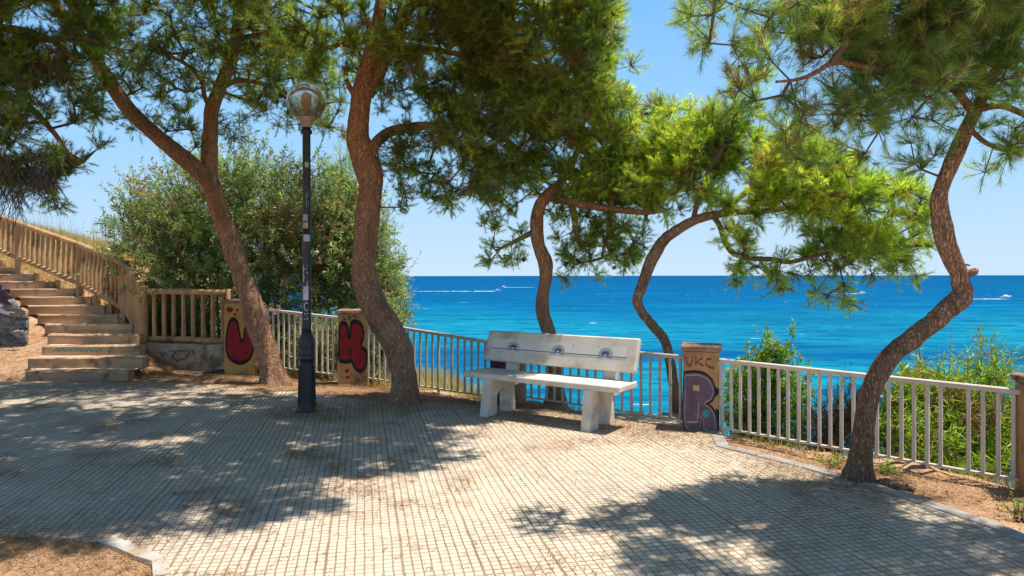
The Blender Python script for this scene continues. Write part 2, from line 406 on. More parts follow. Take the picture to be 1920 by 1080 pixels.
M['iron'] = simple('dark_lamp_paint', (.016,.017,.018), (.028,.029,.030), 8, .45, .15, .004, spec=.5, dirt=((.055,.05,.045), 6, .6))
M['stone'] = simple('grey_slate_stone', (.11,.11,.115), (.33,.32,.30), 3.5, .9, .8, .02, stretch=(1,1,5), dirt=((.26,.16,.09), 2.5, .54))
M['lowwall'] = simple('old_render', (.36,.25,.155), (.50,.38,.26), 4, .95, .7, .015, dirt=((.20,.13,.08), 2.5, .5))
def paint(name, c, c2=None, dirt=None):
    return simple(name, c, c2 or tuple(min(1, q*1.35+.006) for q in c), 9, .7, .25, .004, dirt=dirt)
M['black'] = paint('black_spray', (.012,.011,.012)); M['red'] = paint('red_spray', (.24,.010,.012), (.34,.02,.02), ((.17,.05,.03), 7, .57)); M['darkred'] = paint('dark_red_spray', (.22,.025,.02))
M['purple'] = paint('purple_spray', (.115,.07,.10), (.17,.11,.145), ((.24,.16,.11), 9, .60)); M['lilac'] = paint('lilac_spray', (.34,.24,.22)); M['teal'] = paint('teal_spray', (.04,.22,.25)); M['greenp'] = paint('dull_green_spray', (.07,.10,.075))
M['tan'] = paint('tan_spray', (.45,.30,.17)); M['white'] = paint('white_marker', (.62,.62,.60)); M['pinkst'] = paint('pink_sticker', (.55,.40,.48)); M['greyst'] = paint('grey_sticker', (.32,.32,.33)); M['blue'] = paint('blue_glaze', (.03,.045,.16)); M['pinkp'] = paint('pink_spray', (.45,.18,.26))
M['tilewhite'] = simple('glazed_tile', (.62,.575,.51), (.68,.64,.57), 4, .35, .05, .002, spec=.5)
M['maroon'] = paint('maroon_spray', (.07,.018,.04)); M['scrap'] = paint('red_plastic', (.6,.02,.04)); M['foam'] = paint('sea_foam', (.72,.80,.85)); M['hull'] = paint('boat_white', (.8,.8,.8)); M['glassd'] = paint('boat_glass', (.03,.04,.05)); M['cone'] = simple('pine_cone', (.045,.028,.02), (.10,.065,.045), 40, .9, .6)
def m_globe():
    b = NB('dusty_globe'); c = b.n('ShaderNodeTexCoord').outputs['Object']; sp = b.n('ShaderNodeSeparateXYZ'); b.l(c, sp.inputs[0])
    z = b.math('ADD', sp.outputs[2], b.math('MULTIPLY', b.math('SUBTRACT', b.noise(b.coord(), 14, 4), .5), .12))
    dirt = b.ramp(b.math('MULTIPLY_ADD', z, -2.2, .38), [(.25, 0.0), (.55, 1.0)])
    col = b.mix(dirt, (.82,.80,.70), (.45,.33,.21))
    b.b.inputs['Transmission Weight'].default_value = .86
    b.b.inputs['IOR'].default_value = 1.06
    return b.done(col, .10, .5)
M['globe'] = m_globe()

# ------------------------------------------------------------------ setting
FENCE = np.array([(-22,20.5),(-12.8,15.9),(-10.7,14.8),(-8.67,13.7),(-7.19,12.7),(-6.49,12.0),(-4.57,11.6),(-2.41,10.45),(.03,8.79),(1.94,7.1),(3.9,5.2),(8.5,.8),(20,-11)], float)
def sdist(X, Y):
    best = np.full(X.shape, 1e9); sg = np.ones(X.shape)
    for a, b in zip(FENCE[:-1], FENCE[1:]):
        d = b-a; L2 = d@d
        t = np.clip(((X-a[0])*d[0]+(Y-a[1])*d[1])/L2, 0, 1)
        qx, qy = a[0]+t*d[0], a[1]+t*d[1]
        D = np.hypot(X-qx, Y-qy); s = np.sign(d[0]*(Y-a[1])-d[1]*(X-a[0]))
        m = D < best; best = np.where(m, D, best); sg = np.where(m, s, sg)
    return best*sg
def terrain(X, Y):
    X = np.asarray(X, float); Y = np.asarray(Y, float)
    s = sdist(X, Y); sp = np.maximum(s, 0)
    wl = ss(-5.4, -7.0, X)
    zr = np.clip(.375*(Y-sp*.8-10.5)-.06, -.06, 3.2)
    hill = zr+.62*ss(0, 1.6, sp)-.35*np.maximum(0, sp-2.2)
    mid = np.where(X < 0, -.05-.14*np.minimum(sp, 2.6)-.8*np.maximum(0, sp-2.6), 0)
    stp = -.06-1.0*np.maximum(0, sp-.25)
    wr = ss(-1.2, .3, X)
    sea = mid*(1-wr)+stp*wr
    inside = -.05+0*X
    far = wl*zr*1.0+(1-wl)*inside
    z = np.where(s > 0, wl*hill+(1-wl)*sea, far)
    z = np.where((s <= 0) & (Y < 10.4), -.05, z)
    return np.maximum(z, -20)
def tz(x, y): return float(terrain(np.array([x]), np.array([y]))[0])
gx = np.concatenate([np.linspace(-400,-24,14)[:-1], np.linspace(-24,-12,25)[:-1], np.linspace(-12,9,176)[:-1], np.linspace(9,30,22)[:-1], np.linspace(30,400,12)])
gy = np.concatenate([np.linspace(-300,-8,10)[:-1], np.linspace(-8,2,11)[:-1], np.linspace(2,18,134)[:-1], np.linspace(18,50,33)[:-1], np.linspace(50,150,12)])
XX, YY = np.meshgrid(gx, gy)
ZZ = terrain(XX, YY)
SD = sdist(XX, YY)
for i in range(XX.shape[0]):
    for j in range(XX.shape[1]):
        if abs(XX[i,j]) < 20 and 2 < YY[i,j] < 25:
            p = Vector((XX[i,j], YY[i,j], 0))
            amp = .02 if SD[i,j] < 0 else .09
            ZZ[i,j] += amp*(noise.noise(p*1.3)+.5*noise.noise(p*4.1))
ny, nx = XX.shape
I = np.arange(nx*ny).reshape(ny, nx)
Fq = np.stack([I[:-1,:-1], I[:-1,1:], I[1:,1:], I[1:,:-1]], -1).reshape(-1, 4)
ground = np_mesh('ground', np.stack([XX, YY, ZZ], -1).reshape(-1, 3), Fq, M['dirt'], smooth=True); props(ground, kind='structure')

def sea_sheet():
    R = np.array([20,40,60,90,130,200,300,500,900,1600,3000,6000,12000,25000,50000,70000], float); A = np.linspace(0, 2*math.pi, 65)[:-1]
    V = [(0,0,-14.)]; Fc = []
    V = np.array([(r*math.sin(a), r*math.cos(a), -14.0) for r in R for a in A])
    n = len(A)
    Fc = np.array([(i*n+k, (i+1)*n+k, (i+1)*n+(k+1)%n, i*n+(k+1)%n) for i in range(len(R)-1) for k in range(n)])
    o = np_mesh('sea', V, Fc[:, ::-1], M['sea']); props(o, kind='structure')
sea_sheet()

KERB = [(1240,778),(1280,780),(1318,785),(1345,838),(1415,855),(1502,877),(1575,899),(1615,911),(1720,944),(1845,986),(1920,1018)]
kp = [G(*q).xy for q in KERB]+[Vector((3.6,3.1)), Vector((4.6,1.0)), Vector((6.5,-3))]
bed = [G(290,1082).xy, G(288,1054).xy, G(255,1044).xy, G(215,1026).xy, G(190,1016).xy, G(60,1002).xy, G(-150,992).xy]
back = [G(*q).xy for q in [(1200,776),(1100,772),(960,765),(800,752),(700,752),(560,735),(450,722),(300,716),(40,714)]]
poly = kp+[Vector((6.5,-7)), Vector((-1.9,-7))]+bed+[Vector((-14,4.9)), Vector((-14,10.0))]+back[::-1]
mb = MB(); mb.prism([(p.x,p.y) for p in poly], (0,0,-.14), Vector((1,0,0)), Vector((0,1,0)), Vector((0,0,1)), .14)
pav = mb.build('pavement', M['pave']); props(pav, kind='structure')
ex = np.linspace(-9, -1.72, 60); ey = np.linspace(1.2, 4.6, 32); EX, EY = np.meshgrid(ex, ey)
EZ = np.array([-.013+.008*noise.noise(Vector((a*2.1, b*2.1, 3)))+.003*noise.noise(Vector((a*9, b*9, 1))) for a, b in zip(EX.ravel(), EY.ravel())])
I2 = np.arange(EX.size).reshape(EX.shape)
props(np_mesh('bed_earth', np.stack([EX.ravel(), EY.ravel(), EZ], -1), np.stack([I2[:-1,:-1], I2[:-1,1:], I2[1:,1:], I2[1:,:-1]], -1).reshape(-1,4), M['dirt'], smooth=True), kind='structure')
def strip(name, pts, wd, z, m, side=1):
    mb = MB(); pts = [Vector((p[0],p[1])) for p in pts]; n = len(pts); nr = []
    for i in range(n):
        t = (pts[min(i+1,n-1)]-pts[max(i-1,0)]).normalized(); nr.append(Vector((-t.y,t.x))*side)
    # split into kerb stones with narrow joints
    for i in range(n-1):
        L = (pts[i+1]-pts[i]).length; k = max(1, round(L/.5))
        for q in range(k):
            a, b = q/k+.006, (q+1)/k-.006
            pa, pb = pts[i].lerp(pts[i+1], a), pts[i].lerp(pts[i+1], b); na, nb = nr[i].lerp(nr[i+1], a), nr[i].lerp(nr[i+1], b)
            dz = random.uniform(-.004,.004)
            A = [pa-na*.012, pb-nb*.012, pb+nb*wd, pa+na*wd]
            b0 = [(p.x,p.y,-.16) for p in A]; b1 = [(p.x,p.y,z+dz) for p in A]
            c = sum((Vector(p) for p in b1), Vector())/4
            top = [tuple(Vector(p).lerp(c, .05)+Vector((0,0,.006))) for p in b1]
            mb.add(b0+b1+top, [(0,1,5,4),(1,2,6,5),(2,3,7,6),(3,0,4,7),(4,5,9,8),(5,6,10,9),(6,7,11,10),(7,4,8,11),(8,9,10,11)])
    o = mb.build(name, m); props(o, kind='structure'); return o
strip('kerb', kp, .11, .006, M['kerb'], 1)
strip('kerb', bed[:5], .075, .008, M['kerb_white'], -1)

# ------------------------------------------------------------------ vegetation generators
def unit(v): return v/np.maximum(np.linalg.norm(v, axis=-1, keepdims=True), 1e-9)
def frusta(p0, p1, r0, r1, seg):
    n = len(p0); d = unit(p1-p0)
    ref = np.where(np.abs(d[:, 2:3]) < .9, np.array([[0,0,1.]]), np.array([[1.,0,0]]))
    u = unit(np.cross(d, ref)); v = np.cross(d, u)
    a = np.arange(seg)*2*math.pi/seg
    ring = u[:, None]*np.cos(a)[None, :, None]+v[:, None]*np.sin(a)[None, :, None]
    A = p0[:, None]+ring*r0[:, None, None]; B = p1[:, None]+ring*r1[:, None, None]
    V = np.concatenate([A, B], 1).reshape(-1, 3)
    k = np.arange(seg); k2 = (k+1) % seg
    f = np.stack([k, k2, seg+k2, seg+k], -1)
    Fc = (f[None]+(np.arange(n)*2*seg)[:, None, None]).reshape(-1, 4)
    return V, Fc
def join(parts):
    V = []; Fc = []; o = 0
    for v, f in parts: V.append(v); Fc.append(f+o); o += len(v)
    return np.concatenate(V), np.concatenate(Fc)
def needles_on(base, dirs, lens, n_per, L, wd, rng, tint):
    """tapered needle blades in a bottle-brush round each twig"""
    N = len(base)
    t = rng.uniform(.15, 1.0, (N, n_per, 1))**.8
    p = base[:, None]+dirs[:, None]*lens[:, None, None]*t
    rd = unit(rng.normal(size=(N, n_per, 3)))
    ax = dirs[:, None]
    rd = unit(rd-ax*(rd*ax).sum(-1, keepdims=True))
    ang = rng.uniform(.25, .95, (N, n_per, 1))
    nd = unit(ax*np.cos(ang)+rd*np.sin(ang)+np.array([0,0,-.10]))
    ln = L*rng.uniform(.65, 1.15, (N, n_per, 1))
    sd = unit(np.cross(nd, unit(rng.normal(size=(N, n_per, 3)))))*wd*.5
    V = np.stack([p-sd, p+sd, p+nd*ln], 2).reshape(-1, 3)
    Fc = np.arange(len(V)).reshape(-1, 3)
    tt = np.clip(tint[:, None]+rng.normal(0, .08, (N, n_per)), 0, 1); tt = np.where(tint[:, None] < .1, tint[:, None], np.maximum(tt, .14))
    return V, Fc, np.repeat(tt.ravel(), 3)

def bark_fn(seed, amp, flare=None, segs=28):
    def fn(r, p, i, a):
        q = Vector((p.x*9, p.y*9, p.z*2.6))+Vector((seed*7.1, 0, 0))
        n1 = noise.noise(q); n2 = abs(noise.noise(q*2.7)); n3 = noise.noise(Vector((p.x*2.2,p.y*2.2,p.z*1.6))+Vector((seed,3,1)))
        return r*(1+amp*(.45*n1-.75*n2+.25)+.16*n3)
    return fn
def W(x, y, z, rx, ry, rz, sp, tb): return (CX+x/y*F, CY-(z-H)/y*F, y, rx*F/y, rz*F/y, ry, sp, tb)   # crown blob given in metres
def limb_pts(rows):
    return np.array([(*P(x, y, d), r*d/F) for x, y, d, r in rows])

def pine(name_label, cat, trunk, limbs, blobs, seed, mats, nl=.085, nw=.004, twig_len=(.14,.30), n_need=36, per=12, group=None, gate=.0, hang=0.0, dens=.86):
    rng = np.random.default_rng(seed)
    T = limb_pts(trunk); base = Vector(T[0,:3])
    gz = tz(base.x, base.y)
    root = thing('pine_tree', (base.x, base.y, gz), name_label, cat, group)
    T[0,2] = gz-.12
    R = crom(T, .035)
    hgt = R[:,2]-gz
    R[:,3] *= 1+.35*np.exp(-np.maximum(hgt,0)/.10)
    mb = MB(); bf = bark_fn(seed, .27)
    def fn(r, p, i, a):
        fl = math.exp(-max(hgt[i],0)/.16)
        return bf(r, p, i, a)*(1+.28*fl*math.sin(a*5+seed)*.6)
    mb.tube(R[:,:3], list(R[:,3]), 44, fn=fn)
    mb.build('trunk', mats[0], root, smooth=True)
    nodes = [R[::4,:3]]; nrad = [R[::4,3]]
    keep = R[::4,2] > gz+1.5
    nodes = [R[::4,:3][keep]]; nrad = [R[::4,3][keep]]
    for k, lb in enumerate(limbs):
        Lp = crom(limb_pts(lb), .04)
        Lp[:,3] *= np.linspace(1.06, 1, len(Lp))
        mb = MB(); mb.tube(Lp[:,:3], list(np.maximum(Lp[:,3], .006)), 18, fn=bark_fn(seed+k+1, .14))
        mb.build('limb', mats[1], root, smooth=True)
        nodes.append(Lp[2::3,:3]); nrad.append(Lp[2::3,3])
    NP = np.concatenate(nodes); nlimb = len(NP)
    # cluster centres
    C = []; CB = []
    for bi, (cx, cy, d, rx, ry, rdm, sp, tb) in enumerate(blobs):
        c = np.array(P(cx, cy, d)); e = np.array([rx*d/F, rdm, ry*d/F])
        sp = sp*dens
        vol = 4/3*math.pi*e.prod(); want = int(vol/(sp**3)*.95)+2
        got = 0; cell = sp*.55; hsh = {}
        Q = rng.uniform(-1, 1, (want*12, 3)); Q = Q[(Q*Q).sum(1) < 1]
        for q in Q:
            if got >= want: break
            p = c+q*e
            if noise.noise(Vector(p)*1.25+Vector((seed*3.3,0,0))) < gate-.22: continue
            key = tuple((p/cell).astype(int))
            if key in hsh: continue
            hsh[key] = 1
            C.append(p); CB.append(tb); got += 1
    C = np.array(C); CB = np.array(CB)
    # grow branches: each cluster joins the nearest node, nearest first
    dl = np.array([np.linalg.norm(NP-c, axis=1).min() for c in C])
    order = np.argsort(dl)
    cap_n = nlimb+len(C)*8
    POS = np.zeros((cap_n,3)); POS[:nlimb] = NP; PAR = np.full(cap_n, -1); cnt = nlimb
    CN = np.zeros(len(C), int)
    for ci in order:
        c = C[ci]; D = np.linalg.norm(POS[:cnt]-c, axis=1); j = int(D.argmin()); dist = D[j]
        k = max(1, min(6, int(dist/.22)))
        p0 = POS[j].copy(); prev = j
        off = rng.normal(0, .10*dist, 3); off[2] -= .05*dist
        for q in range(1, k+1):
            t = q/k
            POS[cnt] = p0*(1-t)+c*t+off*math.sin(math.pi*t)*(1 if k > 1 else 0); PAR[cnt] = prev; prev = cnt; cnt += 1
        CN[ci] = prev
    desc = np.zeros(cnt); desc[CN] += 1
    for i in range(cnt-1, nlimb-1, -1):
        if PAR[i] >= 0: desc[PAR[i]] += desc[i]
    e = np.arange(nlimb, cnt)
    rad = np.clip(.0042*np.sqrt(desc), .003, .028)
    parts = [frusta(POS[PAR[e]], POS[e], np.where(PAR[e] < nlimb, rad[e]*1.15, rad[PAR[e]]).clip(0,.03), rad[e], 6)]
    # twigs
    bd = np.zeros((len(C),3)); bd = unit(C-POS[PAR[CN]])
    N = len(C)*per
    ci = np.repeat(np.arange(len(C)), per)
    up = .35-hang
    td = unit(bd[ci]*.55+unit(rng.normal(size=(N,3)))*.85+np.array([0,0,up]))
    tl = rng.uniform(*twig_len, N)
    tb = C[ci]+rng.normal(0, .04, (N,3))-td*.02
    tip = tb+td*tl[:,None]
    parts.append(frusta(C[ci], tip, np.full(N,.0035), np.full(N,.0018), 3))
    V, Fc = join(parts)
    np_mesh('branches', V, Fc, M['twig'], root)
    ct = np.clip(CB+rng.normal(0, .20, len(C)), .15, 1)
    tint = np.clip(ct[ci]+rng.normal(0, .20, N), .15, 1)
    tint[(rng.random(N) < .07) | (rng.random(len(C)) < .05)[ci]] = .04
    V, Fc, tt = needles_on(tb, td, tl, n_need, nl, nw, rng, tint)
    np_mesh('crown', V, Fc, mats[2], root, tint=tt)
    return root, C, POS[:cnt], PAR[:cnt]

def cones(root, pts, n, rng, label=None):
    """dark pine cones hanging on the fine branches"""
    mb = MB(); prof = [(.004,0),(.018,-.006),(.026,-.022),(.024,-.045),(.014,-.066),(.004,-.075)]
    mb.lathe(prof, (0,0,0), 8)
    me = None
    for i in rng.choice(len(pts), n, replace=False):
        p = Vector(pts[i])-root.location+Vector((rng.normal(0,.08), rng.normal(0,.08), -.03))
        if me is None:
            o = mb.build('pine_cone', M['cone'], root, local=True, smooth=True); me = o.data
        else:
            o = bpy.data.objects.new('pine_cone', me); COL.objects.link(o); o.parent = root
        o.location = p; o.rotation_euler = (rng.uniform(-.8,.8), rng.uniform(-.8,.8), 0); s = rng.uniform(.8,1.25); o.scale = (s,s,s)

def leaf_cloud(name, label, cat, base, blobs, seed, m, ll=.075, lw=.016, n_sprig=900, per=16, stems=7, group=None, up=.5, parent_name='foliage', tint_mu=.5, dry=.08, droop=.15, sprig=(.15,.35)):
    rng = np.random.default_rng(seed)
    root = thing(name, base, label, cat, group)
    vols = np.array([b[3]*b[4]*b[5] for b in blobs]); vols = vols**(2/3); pick = rng.choice(len(blobs), n_sprig, p=vols/vols.sum())
    B = np.array([b[:3] for b in blobs])[pick]; E = np.array([b[3:6] for b in blobs])[pick]
    q = unit(rng.normal(size=(n_sprig,3))); r = rng.random((n_sprig,1))**(1/5)*np.where(rng.random((n_sprig,1)) < .3, rng.uniform(.3,1,(n_sprig,1)), 1)
    lump = np.array([1+.38*noise.noise(Vector(a)*2.2+Vector((seed,0,0)))+.14*noise.noise(Vector(a)*5.1+Vector((0,seed,0))) for a in q])[:,None]
    shoot = (rng.random((n_sprig,1)) < .07)
    p = B+q*r*E*lump*np.where(shoot, 1.10, 1)
    gap = np.array([noise.noise(Vector(a)*2.3+Vector((seed*2,1,7))) for a in p]) < -.30
    p = np.where(gap[:,None], B+(p-B)*.55, p)
    d = unit(q*.8+rng.normal(size=(n_sprig,3))*.45+np.array([0,0,up]))
    L = rng.uniform(*sprig, n_sprig)*np.where(shoot[:,0], 1.8, 1)
    d = np.where(shoot, unit(d+np.array([0,0,.8])), d)
    t = rng.random((n_sprig, per, 1)); lp = p[:,None]+d[:,None]*L[:,None,None]*t
    ld = unit(d[:,None]*.6+unit(rng.normal(size=(n_sprig,per,3)))*.9+np.array([0,0,-droop]))
    sd = unit(np.cross(ld, unit(rng.normal(size=(n_sprig,per,3)))))
    ln = ll*rng.uniform(.6,1.2,(n_sprig,per,1))*rng.uniform(.65,1.3,(n_sprig,1,1)); wd = lw*rng.uniform(.7,1.2,(n_sprig,per,1))
    nrm = np.cross(ld, sd)*ln*.10
    V = np.stack([lp, lp+ld*ln*.5+sd*wd*.5+nrm, lp+ld*ln, lp+ld*ln*.5-sd*wd*.5+nrm], 2).reshape(-1,3)
    Fc = np.arange(len(V)).reshape(-1,4)
    st = np.clip(rng.normal(tint_mu, .16, n_sprig), .16, 1)
    cl = np.array([noise.noise(Vector(a)*1.7+Vector((seed,5,0))) for a in p]); st = np.clip(st+cl*.25, .16, 1)
    st[(rng.random(n_sprig) < dry) | (cl > .52)] = .05
    tt = np.clip(st[:,None]+rng.normal(0,.09,(n_sprig,per)), 0, 1); tt = np.where(st[:,None] < .1, .05, np.maximum(tt,.15))
    np_mesh(parent_name, V, Fc, m, root, tint=np.repeat(tt.ravel(), 4))
    a, f = frusta(p-d*.25*np.minimum(1, L[:,None]*3), p+d*L[:,None], np.full(n_sprig,.004), np.full(n_sprig,.0015), 3)
    parts = [(a, f)]
    bs = np.array(base)
    S = []
    for k in range(stems):
        j = rng.integers(len(blobs)); b = blobs[j]
        tgt = np.array(b[:3])+rng.uniform(-.6,.6,3)*np.array(b[3:6]); mid = (bs+tgt)/2+rng.normal(0,.18,3)*np.linalg.norm(tgt-bs)*.5
        C = crom([bs+rng.normal(0,.06,3)*np.array([1,1,0]), mid, tgt], .12)
        rr = np.linspace(.028,.008,len(C)); parts.append(frusta(C[:-1], C[1:], rr[:-1], rr[1:], 6))
    a, f = join(parts); np_mesh('stems', a, f, M['twig'], root)
    return root

def blades(name, pts, seed, m, hl=(.15,.35), wd=.006, lean=.5, kind='stuff', tint=(0,1), curve=.3):
    rng = np.random.default_rng(seed); n = len(pts)
    d = unit(np.concatenate([rng.normal(0, lean, (n,2)), np.ones((n,1))], 1)); L = rng.uniform(*hl, (n,1))
    s = unit(np.cross(d, rng.normal(size=(n,3))))*wd*.5
    side = np.concatenate([rng.normal(0,1,(n,2)), np.zeros((n,1))], 1)*L*curve*.3
    mid = pts+d*L*.55; tip = pts+d*L+side-np.array([0,0,1])*L*curve*.15
    V = np.stack([pts-s, pts+s, mid+s*.7, mid-s*.7, tip], 1).reshape(-1,3)
    b = (np.arange(n)*5)[:,None]
    Fc = np.concatenate([b+np.array([[0,1,2]]), b+np.array([[0,2,3]]), b+np.array([[3,2,4]])], 0)
    t = np.repeat(rng.uniform(*tint, n), 5)
    o = np_mesh(name, V, Fc, m, tint=t); props(o, kind=kind); return o

# ------------------------------------------------------------------ pines
MB1 = [M['bark'], M['bark_red'], M['needle']]
# forked tree left of the lamp
d = 10.4
tA = [(518, 722, 10.4, 25.2), (515, 710, 10.4, 23.5), (507, 680, 10.4, 21.0), (493, 640, 10.4, 19.7), (474, 575, 10.4, 18.5), (452, 512, 10.4, 17.6), (433, 455, 10.4, 17.2), (416, 405, 10.4, 16.8), (399, 355, 10.4, 15.5), (392, 310, 10.4, 14.3), (395, 250, 10.4, 12.9), (398, 205, 10.4, 12.0), (413, 163, 10.4, 11.5), (431, 118, 10.4, 11.0), (443, 70, 10.4, 10.6), (450, 20, 10.4, 10.1), (455, -40, 10.4, 9.2), (470, -120, 10.4, 8.3), (490, -200, 10.4, 5.5)]
lA = [[(402,352,10.35,13),(386,332,10.3,14),(365,313,10.2,14),(330,284,10.1,13.5),(285,246,10,13),(245,208,9.9,12.5),(215,166,9.8,12),(190,126,9.7,11.5),(165,85,9.6,11),(130,40,9.4,10),(85,-20,9.2,9),(30,-90,8.8,6)],
      [(398,205,10.4,5),(384,180,10.3,4.5),(378,150,10.2,4),(350,120,9.9,3.5),(300,95,9.6,3)],
      [(412,165,10.4,5),(450,150,10.5,4.5),(500,160,10.6,4),(550,190,10.6,3),(600,200,10.5,2.5)],
      [(450,20,10.4,6),(400,-60,9.6,5.5),(330,-150,8.4,5),(280,-260,7.0,4)],
      [(440,75,10.4,5),(500,60,10.4,4.5),(560,50,10.3,4)]]
bA = [W(-3.6,11.7,5.0,1.4,.9,.8,.42,.36),W(-4.7,11.6,5.4,1.0,.8,.8,.40,.36),W(-3.9,10.6,5.9,1.3,1.0,.7,.42,.4),(350,160,10.2,120,80,.8,.42,.36),(600,230,10.5,70,45,.6,.42,.38),(240,60,9.8,120,80,.9,.42,.36),(330,70,10.1,200,120,1.2,.46,.34),(480,90,10.4,140,120,1.1,.44,.36),(560,190,10.4,95,75,.8,.44,.38),(270,210,10.0,90,60,.6,.46,.36),(430,250,10.3,80,50,.5,.46,.40),(170,120,9.7,100,80,.8,.42,.42),
      (250,-110,9.4,330,120,1.6,.44,.45),(500,-130,10,180,120,1.4,.5,.45),(300,-300,7.4,420,170,1.6,.50,.45)]
rA, cA, nA, _ = pine('tall forked pine leaning left behind the street lamp, its trunk splitting into two red limbs', 'pine tree', tA, lA, bA, 3, MB1, nl=.062, nw=.0040, twig_len=(.07,.22), n_need=32, per=16, group='pines round the viewing terrace')
cones(rA, cA[:220], 26, np.random.default_rng(5))
# big tree between lamp and bench
d = 8.7
tB = [(760,764,d,29),(758,752,d,28),(757,735,d,26),(756,700,d,24.5),(748,662,d,25),(735,630,d,25),(716,597,d,25),(699,565,d,24.5),(686,530,d,24),(681,495,d,21.5),(684,445,d,20),(690,395,d,20),(695,357,d,20),(694,330,d,22),(683,297,d,22),(675,270,d,21),(672,250,d,19),(676,200,d,18),(684,150,d,16),(696,100,d,14),(709,50,d,12.5),(717,0,d,12),(728,-60,d,10.5),(740,-140,d,9),(760,-230,d,6)]
lB = [[(692,292,8.7,10),(704,270,8.7,10),(722,252,8.7,9),(745,243,8.7,8.5),(790,236,8.7,7.5),(850,238,8.7,6.5),(900,246,8.7,5.5),(950,262,8.7,4.5),(990,300,8.7,3.5)],
      [(690,178,8.7,11),(706,150,8.7,11),(722,112,8.7,11),(738,80,8.65,11),(755,45,8.6,10),(772,8,8.5,9),(800,-50,8.4,8),(850,-120,8.1,5)],
      [(734,95,8.65,6),(775,90,8.6,5.5),(830,95,8.5,5),(900,110,8.4,4.5),(980,110,8.3,4),(1060,90,8.3,3)],
      [(700,85,8.7,5),(670,75,8.8,4.5),(630,85,8.9,4),(580,100,9,3)],
      [(772,8,8.5,6),(860,0,8.4,5.5),(950,20,8.3,5),(1040,30,8.3,4)],
      [(740,-140,8.7,6),(690,-240,7.6,5.5),(600,-360,6.6,5),(500,-480,6.0,4)],
      [(680,200,8.7,5),(660,170,8.7,5),(650,150,8.6,4)]]
bB = [(840,60,8.5,150,90,1.2,.34,.42),(900,130,8.6,130,110,1.2,.32,.40),(1010,110,8.4,140,120,1.1,.31,.55),(1090,60,8.3,90,90,.9,.32,.75),(1060,190,8.4,100,90,.9,.32,.65),(930,240,8.6,110,90,.9,.33,.38),(850,300,8.8,130,80,.8,.36,.36),(960,350,8.6,90,70,.7,.36,.40),(800,370,8.9,80,45,.5,.40,.36),(760,300,8.9,60,60,.5,.42,.36),(1130,170,8.2,45,60,.5,.34,.75),(1165,70,8.2,34,70,.35,.40,.8),(1150,15,8.2,40,40,.35,.40,.7),(1125,225,8.3,60,50,.4,.36,.75),  # right-hand blobs get a brighter needle tint, a sunlit edge put in colour
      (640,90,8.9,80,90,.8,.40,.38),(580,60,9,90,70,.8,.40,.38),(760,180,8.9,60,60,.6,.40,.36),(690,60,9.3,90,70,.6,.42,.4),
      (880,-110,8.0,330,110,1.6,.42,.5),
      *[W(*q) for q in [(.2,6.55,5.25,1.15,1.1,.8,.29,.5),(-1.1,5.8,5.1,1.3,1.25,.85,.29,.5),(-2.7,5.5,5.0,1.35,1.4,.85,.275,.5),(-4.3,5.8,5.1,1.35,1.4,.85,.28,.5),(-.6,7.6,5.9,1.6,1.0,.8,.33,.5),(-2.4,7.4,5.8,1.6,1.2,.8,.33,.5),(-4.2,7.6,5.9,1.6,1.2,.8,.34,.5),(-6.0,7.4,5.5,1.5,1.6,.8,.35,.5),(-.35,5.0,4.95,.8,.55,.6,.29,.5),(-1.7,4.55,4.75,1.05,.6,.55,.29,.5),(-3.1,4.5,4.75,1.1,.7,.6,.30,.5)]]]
rB, cB, nB, _ = pine('thick bent pine between the street lamp and the white bench, its crown the largest', 'pine tree', tB, lB, bB, 11, MB1, nl=.064, nw=.0042, twig_len=(.07,.22), n_need=36, per=20, dens=.80, group='pines round the viewing terrace')
cones(rB, cB[:400], 20, np.random.default_rng(6))
# pine directly behind the bench
d = 8.75
tC = [(1042,762,d,19),(1041,750,d,17.5),(1039,728,d,15.5),(1037,690,d,14.5),(1034,650,d,13),(1029,624,d,12.5),(1018,585,d,12),(1019,550,d,11.5),(1023,525,d,11.5),(1023,495,d,12.5),(1011,460,d,11.5),(1007,425,d,12.5),(1009,398,d,11.5),(1017,378,d,10.5),(1034,360,d,9.5),(1050,343,d,8),(1068,315,d,6.5),(1085,280,d,5),(1100,240,d,3.5)]
lC = [[(1028,368,8.75,8),(1050,374,8.7,8),(1085,382,8.65,7),(1130,390,8.6,6.5),(1180,396,8.55,6),(1215,399,8.5,4),(1245,396,8.45,2),(1262,388,8.45,1)],
      [(1070,378,8.7,6),(1077,405,8.7,6),(1080,432,8.75,5),(1086,455,8.8,4),(1110,480,8.85,3)],
      [(1008,430,8.75,5),(990,440,8.8,4.5),(960,455,8.85,3.5),(930,470,8.9,2.5)]]
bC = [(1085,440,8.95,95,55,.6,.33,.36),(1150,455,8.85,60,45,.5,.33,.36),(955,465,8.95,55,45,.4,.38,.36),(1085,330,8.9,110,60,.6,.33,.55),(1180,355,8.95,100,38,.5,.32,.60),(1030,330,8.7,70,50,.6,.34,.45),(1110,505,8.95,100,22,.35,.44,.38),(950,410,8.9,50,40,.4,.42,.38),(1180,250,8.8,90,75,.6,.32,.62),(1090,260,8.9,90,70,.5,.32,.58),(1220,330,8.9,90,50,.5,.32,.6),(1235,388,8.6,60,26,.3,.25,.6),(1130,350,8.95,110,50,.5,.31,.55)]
rC, cC, nC, _ = pine('slim curved pine standing directly behind the white bench', 'pine tree', tC, lC, bC, 19, [M['bark'], M['bark_red'], M['needle_bright']], nl=.062, nw=.0040, twig_len=(.07,.20), n_need=38, per=20, dens=.78, group='pines round the viewing terrace')
cones(rC, cC[:60], 14, np.random.default_rng(8))
